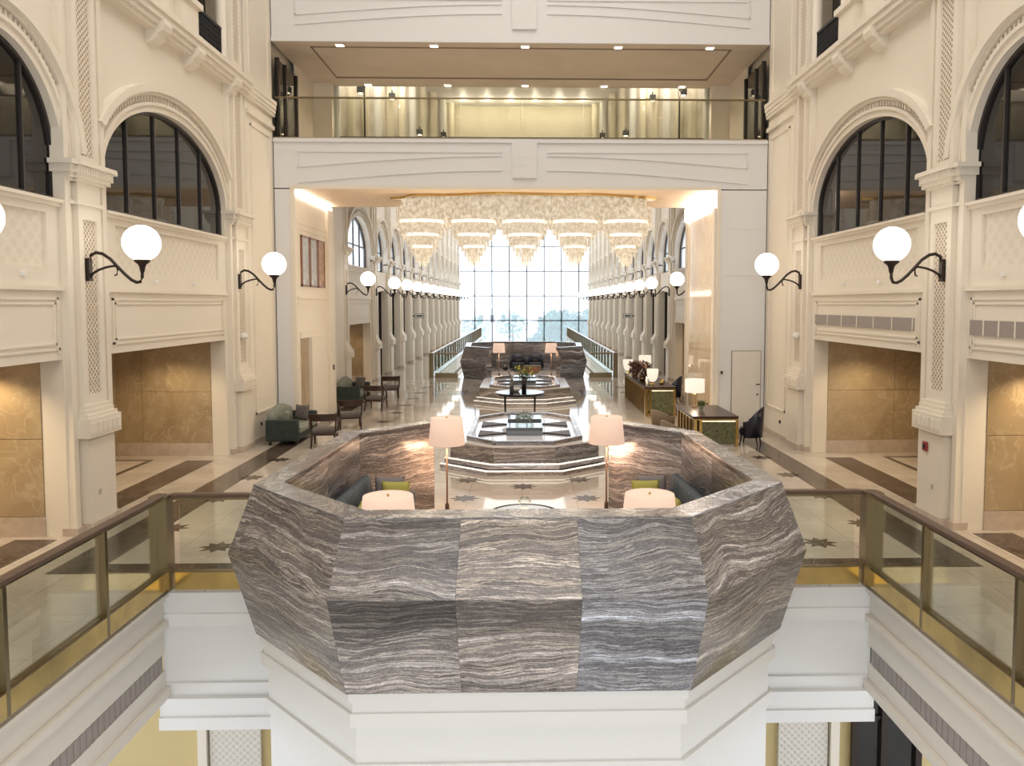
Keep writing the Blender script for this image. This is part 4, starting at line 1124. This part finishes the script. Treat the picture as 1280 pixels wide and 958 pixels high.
# desks
def desk(loc, wx, wy, h, label, fins):
    o = empty('concierge_desk', loc, 0, label, 'desk')
    MB().box(-wx/2, wx/2, -wy/2, wy/2, h-.07, h).build('desk_top', 'dark_wood', o, bevel=.008)
    MB().box(-wx/2+.02, wx/2-.02, -wy/2+.02, wy/2-.02, h-.10, h-.07).build('brass_band', 'brass', o)
    for s in (-1, 1):
        y = s*(wy/2-.07)
        MB().box(-wx/2+.24, wx/2-.05, y-.02, y+.02, .06, h-.16).build('marble_panel', 'green_marble', o)
        MB().box(-wx/2+.24, wx/2-.05, y-.018, y+.018, h-.14, h-.125).build('light_strip', 'led_desk', o)
        for x in (-wx/2+.06, -wx/2+.20, wx/2-.03): MB().box(x-.035, x+.035, y-.04, y+.04, 0, h-.10).build('leg', 'brass', o)
    n = fins
    for i in range(n):
        y0 = -wy/2+.14+(wy-.28)*i/n; y1 = -wy/2+.14+(wy-.28)*(i+1)/n
        MB().box(-wx/2+.10, -wx/2+.13, y0+.06, y1, .06, h-.14).build('side_panel', 'tan_leather', o)
        MB().box(-wx/2+.02, -wx/2+.13, y0, y0+.05, 0, h-.10).build('fin', 'brass', o)
    MB().box(-wx/2+.07, -wx/2+.09, -wy/2+.14, wy/2-.14, h-.13, h-.105).build('light_strip', 'led_desk', o)
    return o
desk((4.85, 20.95, 0), 1.15, 2.25, .78, 'brass-legged desk with green marble end beside the navy chair', 5)
desk((4.38, 28.0, 0), 1.0, 5.3, .95, 'long brass-finned reception desk carrying two white cone lamps', 12)
def table_lamp(loc, label, r=.25, hs=.32, hh=.36, es='shade_white'):
    o = empty('table_lamp', loc, 0, label, 'table lamp')
    MB().lathe([(0, 0), (.11, 0), (.11, .02), (.02, .03)], n=18).build('base', 'brass', o)
    for x in (-.03, .03): MB().tube([(x, 0, .02), (x, 0, hh+.05)], .011, 8).build('stem', 'brass', o)
    MB().loft([[(q*math.cos(2*PI*i/28), q*math.sin(2*PI*i/28), z) for i in range(28)] for q, z in ((r, hh), (r*.97, hh+hs), (r*.95, hh+hs), (r*.98, hh))], False).build('lamp_shade', es, o, True)
    MB().lathe([(0, hh+hs-.03), (r*.94, hh+hs-.03), (r*.94, hh+hs-.025), (0, hh+hs-.025)], n=24).build('diffuser', es, o)
    light('POINT', (0, 0, hh-.03), 8, (1.0, .80, .55), .08, o)
    return o
table_lamp((4.72, 22.0-.25, .78), 'white drum table lamp at the far edge of the marble-ended desk', .27, .36, .40)
table_lamp((4.62, 30.2, .95), 'white drum table lamp at the window end of the long desk', .24, .34, .36)
def cone_lamp(loc, label):
    o = empty('cone_lamp', loc, 0, label, 'table lamp')
    MB().lathe([(0, 0), (.10, 0), (.09, .04), (.02, .05), (.02, .10)], n=18).build('base', 'brass', o)
    MB().lathe([(.05, .08), (.11, .12), (.16, .22), (.185, .36), (.19, .50), (.18, .50), (.17, .36), (.14, .22), (.0, .12)], n=26, cap=False).build('lamp_shade', 'shade_white', o, True)
    return o
cone_lamp((4.22, 25.9, .98), 'white cone lamp at the near end of the long desk')
cone_lamp((3.98, 30.3, .98), 'white cone lamp at the window end of the long desk')
def flowers(loc, r, h, label, n=160):
    o = empty('flower_arrangement', loc, 0, label, 'flowers')
    MB().lathe([(0, 0), (.09, 0), (.12, .10), (.08, .18)], n=16).build('vase_body', 'brass_dark', o, True)
    lf, fb = MB(), MB()
    for i in range(n):
        a, q, z = random.random()*6.28, r*math.sqrt(random.random()), .15+random.random()*h
        p = Vector((q*math.cos(a), q*math.sin(a), z)); d = Vector((random.gauss(0, 1), random.gauss(0, 1), random.gauss(0, 1))).normalized()
        e = d.cross(Vector((.3, .5, 1))).normalized()
        (lf if i % 3 else fb).quad(tuple(p-d*.09), tuple(p-e*.04), tuple(p+d*.09), tuple(p+e*.04))
    tag(lf.build('leaves', 'dark_wood', o), kind='stuff'); tag(fb.build('petals', 'bloom', o), kind='stuff')
flowers((4.12, 27.4, .95), .30, .50, 'burgundy dried flower arrangement in the middle of the long desk')
flowers((4.10, 29.2, .95), .22, .36, 'burgundy dried flower arrangement beside the farther cone lamp')
o = empty('desk_plant', (4.75, 21.0, .78), 0, 'two small potted plants on the marble-ended desk', 'plant')
o['label'] = 'small green plant in a glass pot on the marble-ended desk'
MB().lathe([(0, 0), (.06, 0), (.07, .10), (.06, .10), (.05, .02)], n=14).build('pot', 'clear_glass', o, True)
lf = MB()
for i in range(60):
    p = Vector((random.gauss(0, .06), random.gauss(0, .06), .12+random.random()*.12)); d = Vector((random.gauss(0, 1), random.gauss(0, 1), 1)).normalized()*.05; e = Vector((.02, -.01, 0))
    lf.quad(tuple(p-d), tuple(p-e), tuple(p+d), tuple(p+e))
tag(lf.build('leaves', 'leaf', o), kind='stuff')
dp = MB()
for i, (x, y) in enumerate(((4.3, 26.4), (4.55, 26.1), (4.7, 26.7))):
    o = MB().lathe([(0, 0), (.05, 0), (.08, .05), (.075, .10), (0, .12)], n=12).build('copper_bowl', 'brass', None, True)
    o.location = (x, y, .95); tag(o, 'small copper bowl at the near end of the long desk', 'bowl', 'copper bowls on the long desk')

def tub_chair(mat, tall):
    o = empty('tub_chair')
    rings = []
    for k in range(19):
        a = -PI*.12+PI*1.24*k/18; c, q = math.cos(a), math.sin(a)
        hgt = (.60+.16*max(0, q)) if not tall else (.62+.36*max(0, q)**.8)
        rings.append([(.33*c, .30*q, .22), (.36*c, .34*q, hgt), (.31*c, .29*q, hgt+.01), (.27*c, .25*q, .22)])
    MB().loft(rings).build('shell', mat, o, True)
    MB().lathe([(0, .26), (.27, .26), (.29, .36), (.26, .45), (0, .46)], n=24).build('seat', mat, o, True)
    for x in (-.2, .2):
        for y in (-.18, .18): MB().tube([(x, y, .27), (x*1.15, y*1.25, 0)], [.025, .015], 8).build('leg', 'dark_wood', o)
    return o
c = tag(tub_chair('tan_leather', False), 'tan leather tub chair at the far corner of the marble-ended desk', 'armchair'); c.location = (3.80, 21.35, 0); c.rotation_euler = (0, 0, PI-1.1)
dup(c, (3.72, 19.35, 0), PI-1.3, 'tan leather tub chair hidden up to its rim by the booth wall')
c = tag(tub_chair('navy_leather', True), 'tall navy leather chair beside the marble-ended desk', 'armchair'); c.location = (5.82, 20.15, 0); c.rotation_euler = (0, 0, -2.05)
dup(c, (5.45, 28.9, 0), -2.05, 'tall navy leather chair beside the long reception desk')

# ------------------------------------------------------------ small fittings
fp = empty('fire_call_point', (XP-.08, 13.12, 1.22), 0, 'red fire call point on the pilaster pedestal', 'alarm')
MB().box(-.03, .0, -.07, .07, -.08, .08).build('backplate', 'red_plastic', fp, bevel=.01); MB().box(-.04, -.03, -.035, .035, -.04, .04).build('push_plate', 'iron', fp)
for sg, lab in ((1, 'dark exit sign projecting from a colonnade pilaster, desk side'), (-1, 'dark exit sign projecting from a colonnade pilaster, portrait side')):
    e = empty('exit_sign', (sg*6.42, FAR_P[4], 2.86), 0, lab, 'sign')
    MB().box(-.28, .28, -.03, .03, -.13, .13).build('sign_box', 'sign_green', e)
    MB().box(-.25, .25, -.034, -.03, -.10, .10).build('sign_face', 'sign_white', e); MB().box(-.19, .19, -.038, -.034, -.05, .05).build('sign_mark', 'sign_green', e)
    MB().box(.28, .43, -.02, .02, -.03, .03).flipx(sg).build('wall_bracket', 'iron', e)
